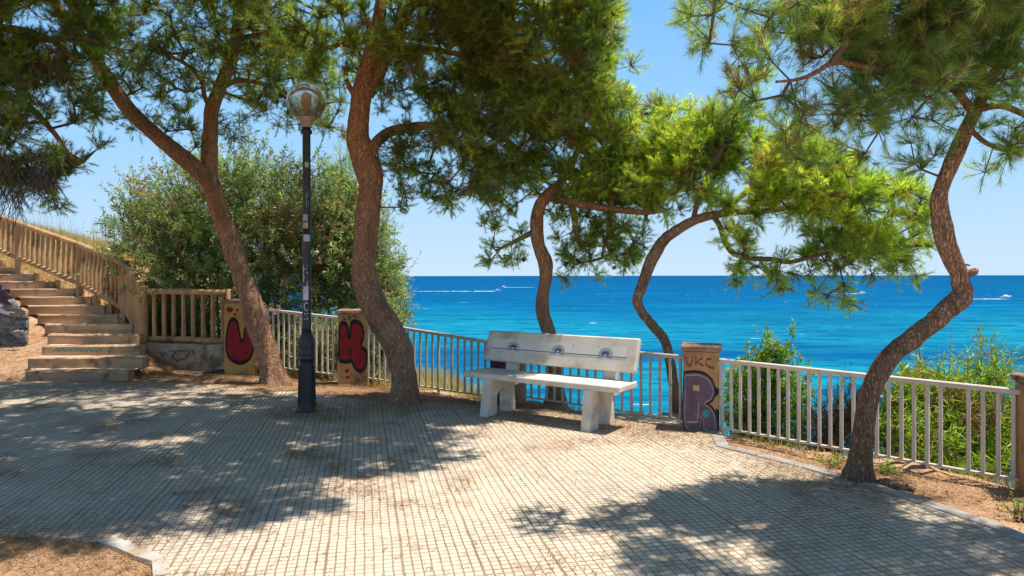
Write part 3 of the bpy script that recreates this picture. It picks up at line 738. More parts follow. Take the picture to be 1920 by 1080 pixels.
# thin S-shaped pine by the graffiti pillar
d = 7.92
tD = [(1271,783,d,11),(1270,772,d,10.5),(1263,724,d,9.3),(1256,680,d,8.8),(1247,640,d,8.8),(1225,612,d,9),(1203,585,d,9.2),(1195,562,d,9.4),(1204,537,d,9.3),(1218,495,d,10),(1232,470,d,10.3),(1251,445,d,9.8),(1277,427,d,9.2),(1312,410,d,8.3),(1350,402,d,7.2),(1390,398,d,6.2),(1440,396,d,5.2),(1490,388,d,4),(1550,372,d,3)]
lD = [[(1335,402,7.92,5),(1350,425,7.9,5),(1360,455,7.9,5),(1376,476,7.88,4.5),(1412,485,7.85,4.3),(1450,487,7.8,4.5),(1482,492,7.78,4),(1530,480,7.7,3),(1580,470,7.7,2.5)],
      [(1251,445,7.92,4),(1256,434,7.9,2.5),(1259,428,7.9,1.2)],
      [(1300,415,7.92,5),(1310,370,7.9,4.5),(1330,320,7.9,4),(1360,270,7.9,3)],
      [(1350,402,7.92,5),(1400,360,7.85,4.5),(1450,310,7.8,4),(1500,270,7.8,3)],
      [(1440,396,7.9,4),(1500,350,7.7,4),(1560,340,7.6,3.5),(1640,360,7.5,3)],
      [(1490,388,7.9,3.5),(1560,410,7.7,3.5),(1620,430,7.7,3),(1680,430,7.7,2.5)]]
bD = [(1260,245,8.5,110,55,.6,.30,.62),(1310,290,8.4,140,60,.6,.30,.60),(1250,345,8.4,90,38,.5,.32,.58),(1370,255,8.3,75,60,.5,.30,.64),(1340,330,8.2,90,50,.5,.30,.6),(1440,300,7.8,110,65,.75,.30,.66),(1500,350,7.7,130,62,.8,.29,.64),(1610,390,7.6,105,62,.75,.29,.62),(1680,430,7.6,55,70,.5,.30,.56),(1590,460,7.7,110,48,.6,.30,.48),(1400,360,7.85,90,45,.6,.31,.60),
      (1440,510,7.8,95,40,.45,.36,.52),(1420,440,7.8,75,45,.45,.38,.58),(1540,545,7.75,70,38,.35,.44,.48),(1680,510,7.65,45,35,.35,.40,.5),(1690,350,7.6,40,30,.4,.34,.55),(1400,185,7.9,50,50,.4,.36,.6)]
rD, cD, nD, _ = pine('thin S-curved pine beside the R graffiti pillar, with a sunlit yellow-green crown', 'pine tree', tD, lD, bD, 23, [M['bark_grey'], M['twig'], M['needle_bright']], nl=.068, nw=.0038, twig_len=(.08,.22), n_need=42, per=19, dens=.78, group='pines round the viewing terrace')
cones(rD, cD[:200], 10, np.random.default_rng(9))
# near pine on the right dirt strip
d = 5.35
tE = [(1608,912,d,27),(1609,898,d,24),(1612,868,d,20.5),(1615,838,d,18.5),(1619,801,d,17),(1627,750,d,16.5),(1643,708,d,17.5),(1667,671,d,17),(1710,636,d,16.5),(1755,600,d,16.5),(1783,575,d,17.5),(1801,559,d,18),(1806,545,d,16),(1800,530,d,14.5),(1797,512,d,14.5),(1786,488,d,15),(1771,445,d,15.5),(1764,407,d,15),(1760,375,d,13),(1769,345,d,11.5),(1784,307,d,12.5),(1801,270,d,13.5),(1814,240,d,13),(1829,210,d,12),(1850,170,5.3,10.5),(1880,110,5.2,9.5),(1915,40,5.1,9),(1950,-40,5.0,8),(1970,-140,4.9,6)]
lE = [[(1826,212,5.35,8),(1785,165,5.1,7),(1720,142,4.9,6.5),(1650,132,4.8,5.5),(1570,118,4.7,4.6),(1528,138,4.65,4),(1495,150,4.6,3.4),(1455,154,4.6,2.5)],
      [(1855,165,5.3,8),(1800,60,5,7),(1700,0,4.8,6),(1600,-50,4.6,5),(1500,-60,4.5,4),(1400,-30,4.5,3),(1340,20,4.5,2.2)],
      [(1798,520,5.35,9),(1811,514,5.33,7.5),(1822,512,5.31,6.5),(1828,510,5.3,6.8),(1832,507,5.3,4)],
      [(1796,500,5.35,3),(1810,497,5.34,2.2),(1819,499,5.33,1.2)],
      [(1765,400,5.35,3),(1752,394,5.34,2),(1748,386,5.34,1)],
      [(1835,205,5.33,7),(1880,200,5.3,6),(1930,220,5.2,5)],
      [(1890,95,5.2,7),(1860,-40,4.8,6),(1780,-160,4.4,5),(1650,-260,4.1,4)],
      [(1815,240,5.35,5),(1850,270,5.3,4),(1890,285,5.25,3)],
      [(1720,142,4.9,4),(1660,170,4.95,3.5),(1600,190,5,3),(1560,215,5,2.5)]]
bE = [(1680,50,4.8,170,75,.7,.235,.40),(1820,70,4.9,110,95,.7,.23,.40),(1560,30,4.7,110,65,.5,.26,.44),(1730,140,4.9,120,60,.5,.245,.38),(1590,170,4.95,90,55,.4,.28,.42),(1640,240,5.1,110,45,.4,.28,.42),(1730,290,5.25,55,30,.3,.30,.45),(1880,170,5.1,60,90,.5,.26,.36),(1880,290,5.25,50,55,.4,.29,.45),
      (1330,35,4.6,65,45,.28,.25,.55),(1400,130,4.6,55,65,.25,.26,.58),(1490,190,4.7,40,60,.25,.30,.48),(1440,20,4.6,50,40,.25,.30,.5),(1500,270,4.9,50,30,.2,.32,.5),
      (1800,-120,4.5,230,120,.75,.25,.45),W(4.1,3.95,3.95,.75,.6,.4,.25,.45),(1900,-100,4.7,160,140,.7,.30,.45),(1690,-200,4.2,150,90,.45,.37,.45),(1890,-300,3.95,310,120,.6,.26,.45)]
rE, cE, nE, _ = pine('near crooked pine rooted in the earth strip by the pale fence, with a broken stub', 'pine tree', tE, lE, bE, 31, [M['bark_dark'], M['bark_red'], M['needle_cool']], nl=.095, nw=.0030, twig_len=(.08,.20), n_need=46, per=12, dens=.80, group='pines round the viewing terrace')
# pine at the left edge, trunk outside the frame
d = 8.2
tF = [(-235,770,d,34),(-235,720,d,30),(-225,600,d,27),(-200,450,d,25),(-190,330,d,23),(-200,200,d,20),(-170,80,d,17),(-150,-30,d,13),(-130,-150,8,9)]
lF = [[(-190,250,8.2,11),(-120,190,8.0,10),(-40,165,7.8,9),(40,190,7.7,7),(95,240,7.6,5),(130,290,7.6,3.5)],
      [(-175,100,8.2,11),(-90,60,7.9,9),(0,50,7.6,7),(90,70,7.5,5),(140,110,7.5,3.5)],
      [(-160,30,8.2,10),(-120,-120,7.2,8),(-60,-260,6.3,7),(40,-420,5.6,5)]]
bF = [(60,45,7.5,120,85,1.0,.30,.46),(-30,110,7.6,140,110,1.0,.32,.44),(70,190,7.6,85,80,.8,.29,.36),(50,290,7.7,75,60,.7,.29,.34),(-40,300,7.8,90,90,.7,.32,.36),(140,290,7.6,36,38,.4,.32,.40),(100,380,7.6,12,14,.1,.3,.4),(0,-110,6.9,260,110,1.2,.42,.45),(-60,-330,6.0,480,160,1.3,.46,.45)]
rF, cF, nF, _ = pine('dark dense pine reaching in from the left edge above the wooden steps', 'pine tree', tF, lF, bF, 41, MB1, nl=.064, nw=.0042, twig_len=(.07,.22), n_need=36, per=20, group='pines round the viewing terrace')
# dead hanging twigs below it
rng = np.random.default_rng(12); n = 620
kk = rng.integers(0, 26, n); kx = rng.uniform(-60, 105, 26); ky = rng.uniform(290, 372, 26)-np.abs(kx-30)*.2
px = kx[kk]+rng.normal(0, 9, n); py = ky[kk]+rng.normal(0, 14, n); dd = rng.uniform(7.2, 7.9, n)
p0 = np.stack([(px-CX)/F*dd, dd, H-(py-CY)/F*dd], 1)
L = rng.uniform(.10, .34, (n,1))*rng.uniform(.5,1.35,26)[kk][:,None]; dv = unit(np.stack([rng.normal(0,.42,n), rng.normal(0,.42,n), -np.ones(n)], 1))
V, Fc = frusta(p0, p0+dv*L, np.full(n,.0045), np.full(n,.0015), 3)
m1 = p0+dv*L*rng.uniform(.3,1,(n,1)); dv2 = unit(dv+rng.normal(0,.6,(n,3)))
V2, F2 = frusta(m1, m1+dv2*rng.uniform(.05,.16,(n,1)), np.full(n,.003), np.full(n,.001), 3)
V, Fc = join([(V,Fc),(V2,F2)])
np_mesh('dead_twigs', V, Fc, M['drygrey'], rF, tint=np.repeat(rng.random(len(V)//6), 6)[:len(V)])

# ------------------------------------------------------------------ shrubs, grass
def E(px, py, d, rx, ry, rd):
    p = P(px, py, d); return (p.x, p.y, p.z, rx*d/F, rd, ry*d/F)
def bs(px, d): x = (px-CX)/F*d; return (x, d, tz(x, d)-.05)
leaf_cloud('acacia_shrub', 'large loose willow-leaved shrub behind the wooden railing and the forked pine', 'shrub', bs(400,13.2),
    [E(390,400,13,150,110,1.3),E(330,470,13,110,90,1.2),E(460,360,13.2,110,85,1.1),E(410,520,12.9,120,70,1.0),E(300,420,13.2,75,75,1.0),E(480,470,13,90,100,1.1)], 51, M['leaf'], n_sprig=3300, per=18, stems=12, tint_mu=.5, ll=.095, lw=.023, group='shrubs behind the fence')
leaf_cloud('acacia_shrub', 'tall brown-tinged shrub between the lamp post and the thick bent pine', 'shrub', bs(610,12.6),
    [E(590,400,12.6,90,90,1.0),E(570,500,12.5,100,90,1.0),E(650,520,12.4,90,80,.9),E(640,440,12.6,80,80,.9)], 52, M['leaf'], n_sprig=2500, per=18, stems=9, tint_mu=.42, dry=.16, ll=.095, lw=.023, group='shrubs behind the fence')
leaf_cloud('acacia_shrub', 'small leafy shrub right of the thick bent pine, against the sea', 'shrub', bs(715,11.9),
    [E(705,520,11.9,48,90,.6),E(720,570,11.8,38,50,.5),E(700,450,12,34,60,.4),E(745,590,11.8,18,40,.3)], 53, M['leaf'], n_sprig=900, per=16, stems=6, tint_mu=.6, group='shrubs behind the fence')
leaf_cloud('low_shrub', 'low dark undergrowth behind the metal fence between the yellow pillar and the lamp', 'shrub', bs(545,11.9),
    [E(540,650,11.9,55,60,.4),E(500,620,12.2,50,70,.4),E(590,660,11.5,40,50,.3)], 61, M['leaf'], n_sprig=900, per=16, stems=5, tint_mu=.4, group='shrubs behind the fence')
leaf_cloud('low_shrub', 'low undergrowth behind the metal fence between the lamp and the K pillar', 'shrub', bs(620,11.4),
    [E(620,655,11.2,40,50,.3),E(720,650,10.9,40,70,.35)], 62, M['leaf'], n_sprig=700, per=16, stems=5, tint_mu=.5, group='shrubs behind the fence')
leaf_cloud('low_shrub', 'low green growth behind the level timber railing', 'shrub', bs(350,12.8),
    [E(350,600,12.8,75,45,.4),E(300,610,12.9,45,40,.3)], 63, M['leaf'], n_sprig=600, per=16, stems=5, tint_mu=.5, group='shrubs behind the fence')
leaf_cloud('young_pine', 'pale young conifer top rising behind the lamp-side shrub', 'young pine', bs(648,13.4),
    [E(648,340,13.4,36,55,.4),E(665,390,13.3,40,50,.4)], 54, M['needle_bright'], n_sprig=420, per=26, stems=3, ll=.09, lw=.007, tint_mu=.5, group='shrubs behind the fence')
leaf_cloud('leafy_bush', 'round bright bush behind the pale fence beside the R graffiti pillar', 'bush', bs(1430,8.5),
    [E(1440,760,8.4,72,80,.45),E(1400,740,8.5,45,70,.35),E(1470,730,8.5,40,75,.35),E(1448,668,8.5,22,28,.15),E(1425,830,8.2,75,60,.4)], 55, M['leaf_bright'], n_sprig=900, per=16, stems=6, ll=.06, lw=.024, tint_mu=.45, sprig=(.08,.2), group='bushes below the pale fence')
leaf_cloud('dry_brush', 'brown twiggy brush behind the pale fence left of the near crooked pine', 'brush', bs(1565,7.4),
    [E(1565,800,7.3,42,60,.25),E(1540,830,7.2,40,40,.2),E(1600,790,7.4,30,60,.2)], 56, M['drygrey'], n_sprig=600, per=9, stems=6, ll=.05, lw=.006, tint_mu=.6, up=1.0, sprig=(.1,.3), group='bushes below the pale fence')
leaf_cloud('reed_bush', 'tall reedy green bush behind the pale fence right of the near crooked pine', 'bush', bs(1760,7.1),
    [E(1725,800,6.9,65,75,.4),E(1800,800,6.8,65,75,.4),E(1870,815,6.6,50,70,.35),E(1858,712,6.9,26,36,.2),E(1680,820,7,38,65,.3),E(1750,745,7,60,25,.25),E(1790,865,6.5,110,50,.3)], 57, M['leaf_bright'], n_sprig=1500, per=14, stems=9, ll=.11, lw=.012, tint_mu=.42, dry=.14, up=.9, sprig=(.12,.35), group='bushes below the pale fence')

rng = np.random.default_rng(77)
def scatter(n, fx, cond):
    out = []
    while sum(len(o) for o in out) < n:
        q = fx(n*2); s = sdist(q[:,0], q[:,1]); k = cond(q, s); out.append(q[k])
    q = np.concatenate(out)[:n]; return np.concatenate([q, terrain(q[:,0], q[:,1])[:,None]-.02], 1)
def box(x0,x1,y0,y1): return lambda n: np.stack([rng.uniform(x0,x1,n), rng.uniform(y0,y1,n)], 1)
q = scatter(26000, box(-16,-4.8,11.6,20), lambda q,s: (s>.12)&(s<4.2)); blades('hill_grass', q, 5, M['straw'], (.12,.34), .009, .35, tint=(.2,1))
q = scatter(500, box(-15,-6,12.4,19), lambda q,s: (s>.6)&(s<3.4)); blades('tall_dry_stalks', q, 6, M['straw'], (.35,.95), .007, .22, tint=(.0,.5))
q = scatter(13000, box(-5,.6,9,14), lambda q,s: (s>.1)&(s<3.2)&(q[:,0] < .0-.30*s+.1)); blades('slope_grass', q, 7, M['straw'], (.12,.42), .008, .35, tint=(.3,1))
q = scatter(2600, box(1.2,6,3,9), lambda q,s: (s>-.10)&(s<.5)); blades('verge_grass', q, 8, M['straw'], (.04,.16), .006, .6, tint=(.1,.9))
q = scatter(1500, box(-.5,2,7,9.5), lambda q,s: (s>.0)&(s<.4)); blades('verge_grass', q, 9, M['straw'], (.05,.16), .006, .6, tint=(.1,1))

# dropped pine needles lying on the paving and earth
PX = np.array([(p.x,p.y) for p in poly])
def inside(x, y):
    r = np.zeros(len(x), int)
    for a, b in zip(PX, np.roll(PX, -1, 0)):
        r += ((a[1] > y) != (b[1] > y)) & (x < (b[0]-a[0])*(y-a[1])/(b[1]-a[1]+1e-12)+a[0])
    return r % 2 == 1
def litter(n, seed):
    rng = np.random.default_rng(seed); m = n*8
    x, y = rng.uniform(-9, 4.2, m), rng.uniform(3.2, 12.2, m)
    s = sdist(x, y); on = inside(x, y)
    bedd = (~on) & (x < -1.7) & (y < 5.2)
    nz = np.array([noise.noise(Vector((a*1.3,b*1.3,4.2)))+.6*noise.noise(Vector((a*3.7,b*3.7,1.2))) for a, b in zip(x, y)])
    w_ = .04+.9*np.exp(-((s+.25)/.5)**2)*np.where(x > 1.6, .6, 1)+np.where(bedd, .9, 0)
    w_ += np.maximum(0, nz-.15)*1.3*np.where(x < -.2, 1, .35)
    w_ += .8*np.exp(-((x-.45)**2/.25+(y-7.7)**2/.12))
    w_ += .5*np.exp(-((x+3.0)**2/1.2+(y-4.25)**2/.06))
    for tx, ty, tr in ((-3.6,10.3,.5),(-1.38,8.6,.4),(.55,8.6,.4),(1.9,7.85,.3),(2.6,5.4,.3),(-2.42,8.0,.2)): w_ += 1.3*np.exp(-((x-tx)**2+(y-ty)**2)/tr)
    w_ += .35*ss(-1.5,-4.5,x)*ss(8.6,10.2,y)
    k = (rng.random(m) < w_) & (s < -.05) & ~((x > 2.2) & (rng.random(m) < .2))
    x, y, on, bedd = x[k][:n], y[k][:n], on[k][:n], bedd[k][:n]; n = len(x)
    z = np.where(bedd, -.002, np.where(on, .004, terrain(x, y)+.03))
    c = np.stack([x, y, z+rng.uniform(0,.010,n)], 1)
    a = rng.uniform(0, 6.283, n); L = rng.uniform(.025,.055,(n,1)); d3 = np.stack([np.cos(a), np.sin(a), rng.normal(0,.10,n)], 1); s3 = np.stack([-np.sin(a), np.cos(a), np.zeros(n)], 1)*.0022
    V = np.stack([c-d3*L-s3, c-d3*L+s3, c+d3*L], 1).reshape(-1,3)
    o = np_mesh('dropped_pine_needles', V, np.arange(3*n).reshape(-1,3), M['litter'], tint=np.repeat(rng.random(n),3)); props(o, kind='stuff')
litter(95000, 3)

def crumbs(n, seed):
    rng = np.random.default_rng(seed); m = n*30
    x, y = rng.uniform(-8, 4.6, m), rng.uniform(3.2, 12, m); s = sdist(x, y); on = inside(x, y)
    k = (s < -.03) & (s > -2.5) & (~on) & ((y < 10.3) | (x > -6)); x, y = x[k][:n], y[k][:n]; n = len(x)
    z = terrain(x, y)+.012; r = np.exp(rng.normal(-5.0, .5, n))[:,None]
    o = np.array([[1,0,0],[-.5,.87,0],[-.5,-.87,0],[0,0,.9]])
    a = rng.uniform(0,6.28,n); R = np.stack([np.stack([np.cos(a),-np.sin(a),0*a],-1),np.stack([np.sin(a),np.cos(a),0*a],-1),np.stack([0*a,0*a,1+0*a],-1)],1)
    V = (np.einsum('nij,kj->nki', R, o)*r[:,None]*rng.uniform(.5,1.4,(n,4,1))+np.stack([x,y,z],-1)[:,None]).reshape(-1,3)
    f = np.array([[0,1,3],[1,2,3],[2,0,3]]); Fc = (f[None]+(np.arange(n)*4)[:,None,None]).reshape(-1,3)
    props(np_mesh('earth_crumbs', V, Fc, M['litter'], tint=np.repeat(rng.random(n), 4)), kind='stuff')
crumbs(5000, 8)

# ------------------------------------------------------------------ pillars with graffiti
def pillar(px, d, wd, dp, ztop, zbot, rz, label, mt, cap=True):
    x = (px-CX)/F*d
    root = thing('pillar', (x, d, zbot), label, 'pillar', 'rendered fence pillars', rz)
    mb = MB(); hh = ztop-zbot-.055
    # slightly worn shaft
    n = 7; seg = []
    mb.box((0,0,hh/2-.05), (wd,dp,hh+.1), bev=.012)
    mb.build('shaft', mt, root, local=True)
    mb = MB(); mb.box((0,0,hh+.0295), (wd+.05,dp+.05,.055), bev=.012, jit=.004); mb.build('cap', M['cap'], root, local=True)
    def fn(off):
        return lambda u, v: Vector(((u-.5)*wd, -dp/2-off, v*hh))
    return root, fn, wd, hh
def ell(cx, cy, rx, ry, n=20): return [(cx+rx*math.cos(2*math.pi*k/n), cy+ry*math.sin(2*math.pi*k/n)) for k in range(n)]
def closecurve(pts, k=.08): return [tuple(q) for q in crom([(*p,0) for p in pts+[pts[0]]], k)[:-1,:2]]
def paintpart(name, root, m, items, label=None):
    mb = MB()
    for it in items:
        if it[0] == 'f': mb.fill(it[1], it[2])
        else: mb.stroke(it[1], it[2], it[3], it[4] if len(it) > 4 else False)
    o = mb.build(name, m, root, local=True)
    if label: o['label'] = label
    return o
# yellow pillar, red U
r1, f1, w1, h1 = pillar(457, 11.55, .50, .45, 1.21, -.05, .10, 'yellow ochre pillar with a red rounded letter behind the forked pine', M['plaster_yellow'])
U = [(.10,.62),(.06,.45),(.12,.28),(.35,.19),(.62,.18),(.85,.26),(.94,.42),(.92,.66),(.80,.72),(.68,.66),(.62,.50),(.55,.47),(.48,.60),(.42,.74),(.28,.78),(.16,.73)]
U = closecurve(U, .05)
paintpart('graffiti_letter', r1, M['red'], [('f', U, f1(.003)), ('f', ell(.18,.91,.11,.04), f1(.003)), ('f', ell(.42,.90,.05,.02), f1(.003)), ('f', ell(.35,.84,.05,.02), f1(.003))])
paintpart('graffiti_outline', r1, M['black'], [('s', U, .055, f1(.005), True)])
# ochre pillar, red K
r2, f2, w2, h2 = pillar(664, 10.40, .43, .40, 1.09, -.03, .12, 'ochre pillar with a red block letter K left of the thick bent pine', M['plaster'])
K = [(.06,.84),(.12,.87),(.28,.86),(.33,.80),(.36,.66),(.41,.66),(.42,.80),(.46,.88),(.70,.88),(.84,.80),(.86,.66),(.78,.57),(.82,.52),(.95,.48),(.98,.36),(.92,.25),(.76,.19),(.58,.24),(.46,.34),(.40,.34),(.36,.33),(.06,.35),(.03,.5)]
K = closecurve(K, .05)
def tag2(o): f = f2(o); return lambda u, v: f(u, v)
paintpart('graffiti_letter', r2, M['red'], [('f', K, f2(.003)), ('f', ell(.30,.20,.07,.026), f2(.003)), ('f', ell(.33,.11,.07,.024), f2(.003)), ('f', ell(.44,.145,.03,.01), f2(.003))])
paintpart('graffiti_outline', r2, M['black'], [('s', K, .06, f2(.005), True), ('f', ell(.42,.46,.05,.055), f2(.005)),
    ('s', [(.18,.975),(.18,.925),(.27,.925)], .02, f2(.004)), ('s', [(.34,.965),(.44,.965),(.37,.95),(.44,.935),(.34,.925)], .016, f2(.004)), ('s', [(.50,.97),(.64,.97)], .016, f2(.004)), ('s', [(.57,.97),(.57,.925)], .02, f2(.004)), ('s', [(.72,.965),(.72,.925)], .02, f2(.004))])
# dark red pillar mostly hidden by the bench
r3, f3, w3, h3 = pillar(953, 8.86, .36, .36, .80, -.06, -.45, 'dark red sprayed pillar behind the left end of the white bench', M['plaster'])
paintpart('graffiti_patch', r3, M['maroon'], [('f', [(.02,.02),(.98,.02),(.98,.9),(.6,.97),(.02,.9)], f3(.003))])
# R pillar
r4, f4, w4, h4 = pillar(1315, 7.18, .36, .30, .875, -.06, -.30, 'weathered pillar with a purple letter R and the red tag UKC', M['plaster'])
Rr = [(.03,.73),(.35,.745),(.62,.72),(.82,.64),(.88,.53),(.80,.44),(.62,.385),(.80,.33),(.92,.24),(.95,.10),(.93,.03),(.62,.06),(.58,.17),(.50,.22),(.47,.06),(.03,.10)]
Rc = closecurve(Rr, .06)
paintpart('graffiti_outline', r4, M['black'], [('s', Rc, .06, f4(.0025), True), ('f', [(.86,.60),(1.0,.56),(.97,.50),(.84,.46)], f4(.0025)), ('f', [(.90,.34),(1.0,.32),(.99,.12),(.93,.10)], f4(.0025))])
paintpart('graffiti_letter', r4, M['purple'], [('f', Rc, f4(.004))])
paintpart('graffiti_highlight', r4, M['lilac'], [('s', [tuple((p[0]*.88+.05, p[1]*.92+.035)) for p in Rc], .014, f4(.0055), True)])
paintpart('graffiti_hole', r4, M['tan'], [('f', [(.28,.60),(.46,.595),(.45,.53),(.28,.535)], f4(.0055)), ('s', [(.12,.16),(.40,.17),(.44,.40)], .02, f4(.0055))])
paintpart('graffiti_spot', r4, M['teal'], [('f', ell(.64,.27,.11,.045), f4(.0055))])
paintpart('red_tag', r4, M['darkred'], [('s', [(.08,.93),(.12,.84),(.22,.82),(.28,.93)], .028, f4(.004)), ('s', [(.36,.94),(.36,.82)], .028, f4(.004)), ('s', [(.54,.92),(.37,.87),(.56,.83)], .026, f4(.004)), ('s', [(.78,.91),(.66,.91),(.62,.85),(.72,.82),(.86,.805)], .026, f4(.004))])
# right edge pillar
r5, f5, w5, h5 = pillar(1962, 5.13, .30, .30, .835, -.10, -.25, 'ochre pillar cut by the right edge at the end of the pale fence', M['plaster'])
O5 = closecurve([(.10,.66),(.05,.45),(.12,.27),(.5,.22),(.9,.3),(.95,.6),(.6,.72)], .06)
paintpart('graffiti_letter', r5, M['lilac'], [('f', O5, f5(.003))]); paintpart('graffiti_spot', r5, M['teal'], [('f', ell(.30,.38,.2,.08), f5(.004))])
paintpart('graffiti_outline', r5, M['black'], [('s', O5, .06, f5(.005), True), ('f', ell(.22,.90,.14,.05), f5(.004)), ('f', ell(.2,.80,.08,.012), f5(.004))])
paintpart('yellow_line', r5, M['tan'], [('s', [(.02,.25),(.25,.12),(.6,.06)], .012, f5(.0045))])

# ------------------------------------------------------------------ metal fence panels
def fence(a, b, za, zb, spacing, label, mt, skip=(), foot=(), wt=.028):
    """a,b: plan points; za=(bottom,top) at a, zb at b"""
    a = Vector(a); b = Vector(b); L = (b-a).length; d = (b-a)/L
    root = thing('metal_fence', (a.x, a.y, 0), label, 'fence', 'metal fence panels between the pillars')
    def at(t, z): q = a.lerp(b, t); return Vector((q.x, q.y, z))
    bot = lambda t: za[0]+(zb[0]-za[0])*t
    top = lambda t: za[1]+(zb[1]-za[1])*t
    mb = MB(); mb.bar(at(0,top(0)-.02), at(1,top(1)-.02), .055, .042, .006); mb.build('top_rail', mt, root)
    mb = MB(); mb.bar(at(0,bot(0)), at(1,bot(1)), .030, .022, .004); mb.build('bottom_rail', mt, root)
    n = int(L/spacing)
    for k in range(n+1):
        t = (k+.5)/(n+1)
        if k in skip: continue
        mb = MB(); z0, z1 = bot(t)+.012, top(t)-.042
        if k in foot: z0 = bot(t)-.14
        c = at(t, (z0+z1)/2); mb.box(c+Vector((random.uniform(-.003,.003),0,0)), (wt, wt*(1.4 if k in foot else 1), z1-z0), rz=math.atan2(d.y,d.x)+random.uniform(-.05,.05), bev=.004)
        mb.build('picket', mt, root)
    return root
p1, p2, p3, p4, p5 = [Vector(((x-CX)/F*d, d)) for x, d in ((457,11.5),(664,10.4),(953,8.86),(1315,7.18),(1962,5.13))]
def trim(a, b, m, n): q = (b-a).normalized(); return a+q*m, b-q*n
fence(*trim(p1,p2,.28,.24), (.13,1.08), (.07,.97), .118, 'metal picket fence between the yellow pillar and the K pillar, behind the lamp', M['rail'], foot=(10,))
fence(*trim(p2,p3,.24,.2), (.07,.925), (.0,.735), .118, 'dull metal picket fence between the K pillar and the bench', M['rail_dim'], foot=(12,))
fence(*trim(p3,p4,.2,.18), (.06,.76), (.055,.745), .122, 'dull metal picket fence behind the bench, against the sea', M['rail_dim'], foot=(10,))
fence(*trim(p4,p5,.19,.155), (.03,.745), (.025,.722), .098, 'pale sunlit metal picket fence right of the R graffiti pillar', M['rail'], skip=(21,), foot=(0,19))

# ------------------------------------------------------------------ wooden steps, railing, low wall, stone wall
ST = [(47,239),(52,268),(78,261),(89,257),(84,249),(70,221),(53,196),(38,170),(20,139),(-5,102),(-40,62),(-80,28),(-120,-6)]
x0 = P(150,690,10.5)
stairs = thing('garden_steps', (x0.x, 10.5, 0), 'flight of wooden sleeper steps with sandy treads climbing left', 'steps')
for k, (xa, xb) in enumerate(ST):
    d = 10.5+.4*k; z = .15*(k+1); A = P(xa,0,d).x; B = P(xb,0,d).x
    mb = MB(); n = 10
    vs = []; 
    for i in range(n+1):
        t = i/n; x = A+(B-A)*t; jz = .012*noise.noise(Vector((x*2.3, k*3.1, 0))); jy = .015*noise.noise(Vector((x*1.9, k*5.7, 4)))
        zt = z+jz
        vs += [(x, d+jy, zt-.17), (x, d+jy-.004, zt-.016), (x, d+jy+.014, zt), (x, d+jy+.185, zt+.002), (x, d+jy+.195, zt-.17)]
    fs = []
    for i in range(n):
        for q in range(5):
            q2 = (q+1) % 5; fs.append((i*5+q, (i+1)*5+q, (i+1)*5+q2, i*5+q2))
    fs.append((0,1,2,3,4)); fs.append(tuple(n*5+q for q in (4,3,2,1,0)))
    mb.add(vs, fs)
    st = mb.build('step', M['sleeper'], stairs)
    nx_ = ST[k+1] if k+1 < len(ST) else ST[k]
    mb = MB()
    dn = d+.44; A2 = P(nx_[0],0,d+.4).x; B2 = P(nx_[1],0,d+.4).x
    m_ = 6; vs = []
    for i in range(m_+1):
        t = i/m_; xa_ = A+(B-A)*t; xb_ = A2+(B2-A2)*t
        for q in range(4):
            s_ = q/3; x = xa_+(xb_-xa_)*s_; y = d+.19+(dn-d-.19)*s_
            vs.append((x, y, z-.012+.012*noise.noise(Vector((x*4,y*4,k)))))
    fs = [(i*4+q, (i+1)*4+q, (i+1)*4+q+1, i*4+q+1) for i in range(m_) for q in range(3)]
    mb.add(vs, fs); mb.build('tread', M['tread'], st, smooth=True)
    # ends of the sleeper: squared short post pegs at the right
    if k >= 4:
        mb = MB(); mb.box((B+.07, d+.06, z-.10), (.12,.12,.26), bev=.012, jit=.004); mb.build('peg', M['wood'], st)
    if k == 2:
        mb = MB()
        for q in range(9):
            xx = A+(B-A)*(.13+q*.055); h_ = .03+.02*math.sin(q*2.3)
            f = lambda u, v, d=d: Vector((u, d-.022, v))
            mb.stroke([(xx, z-.10), (xx+.05, z-.06+h_*.4), (xx+.09, z-.095)], .022, f)
        mb.build('blue_scrawl', M['teal'], st)
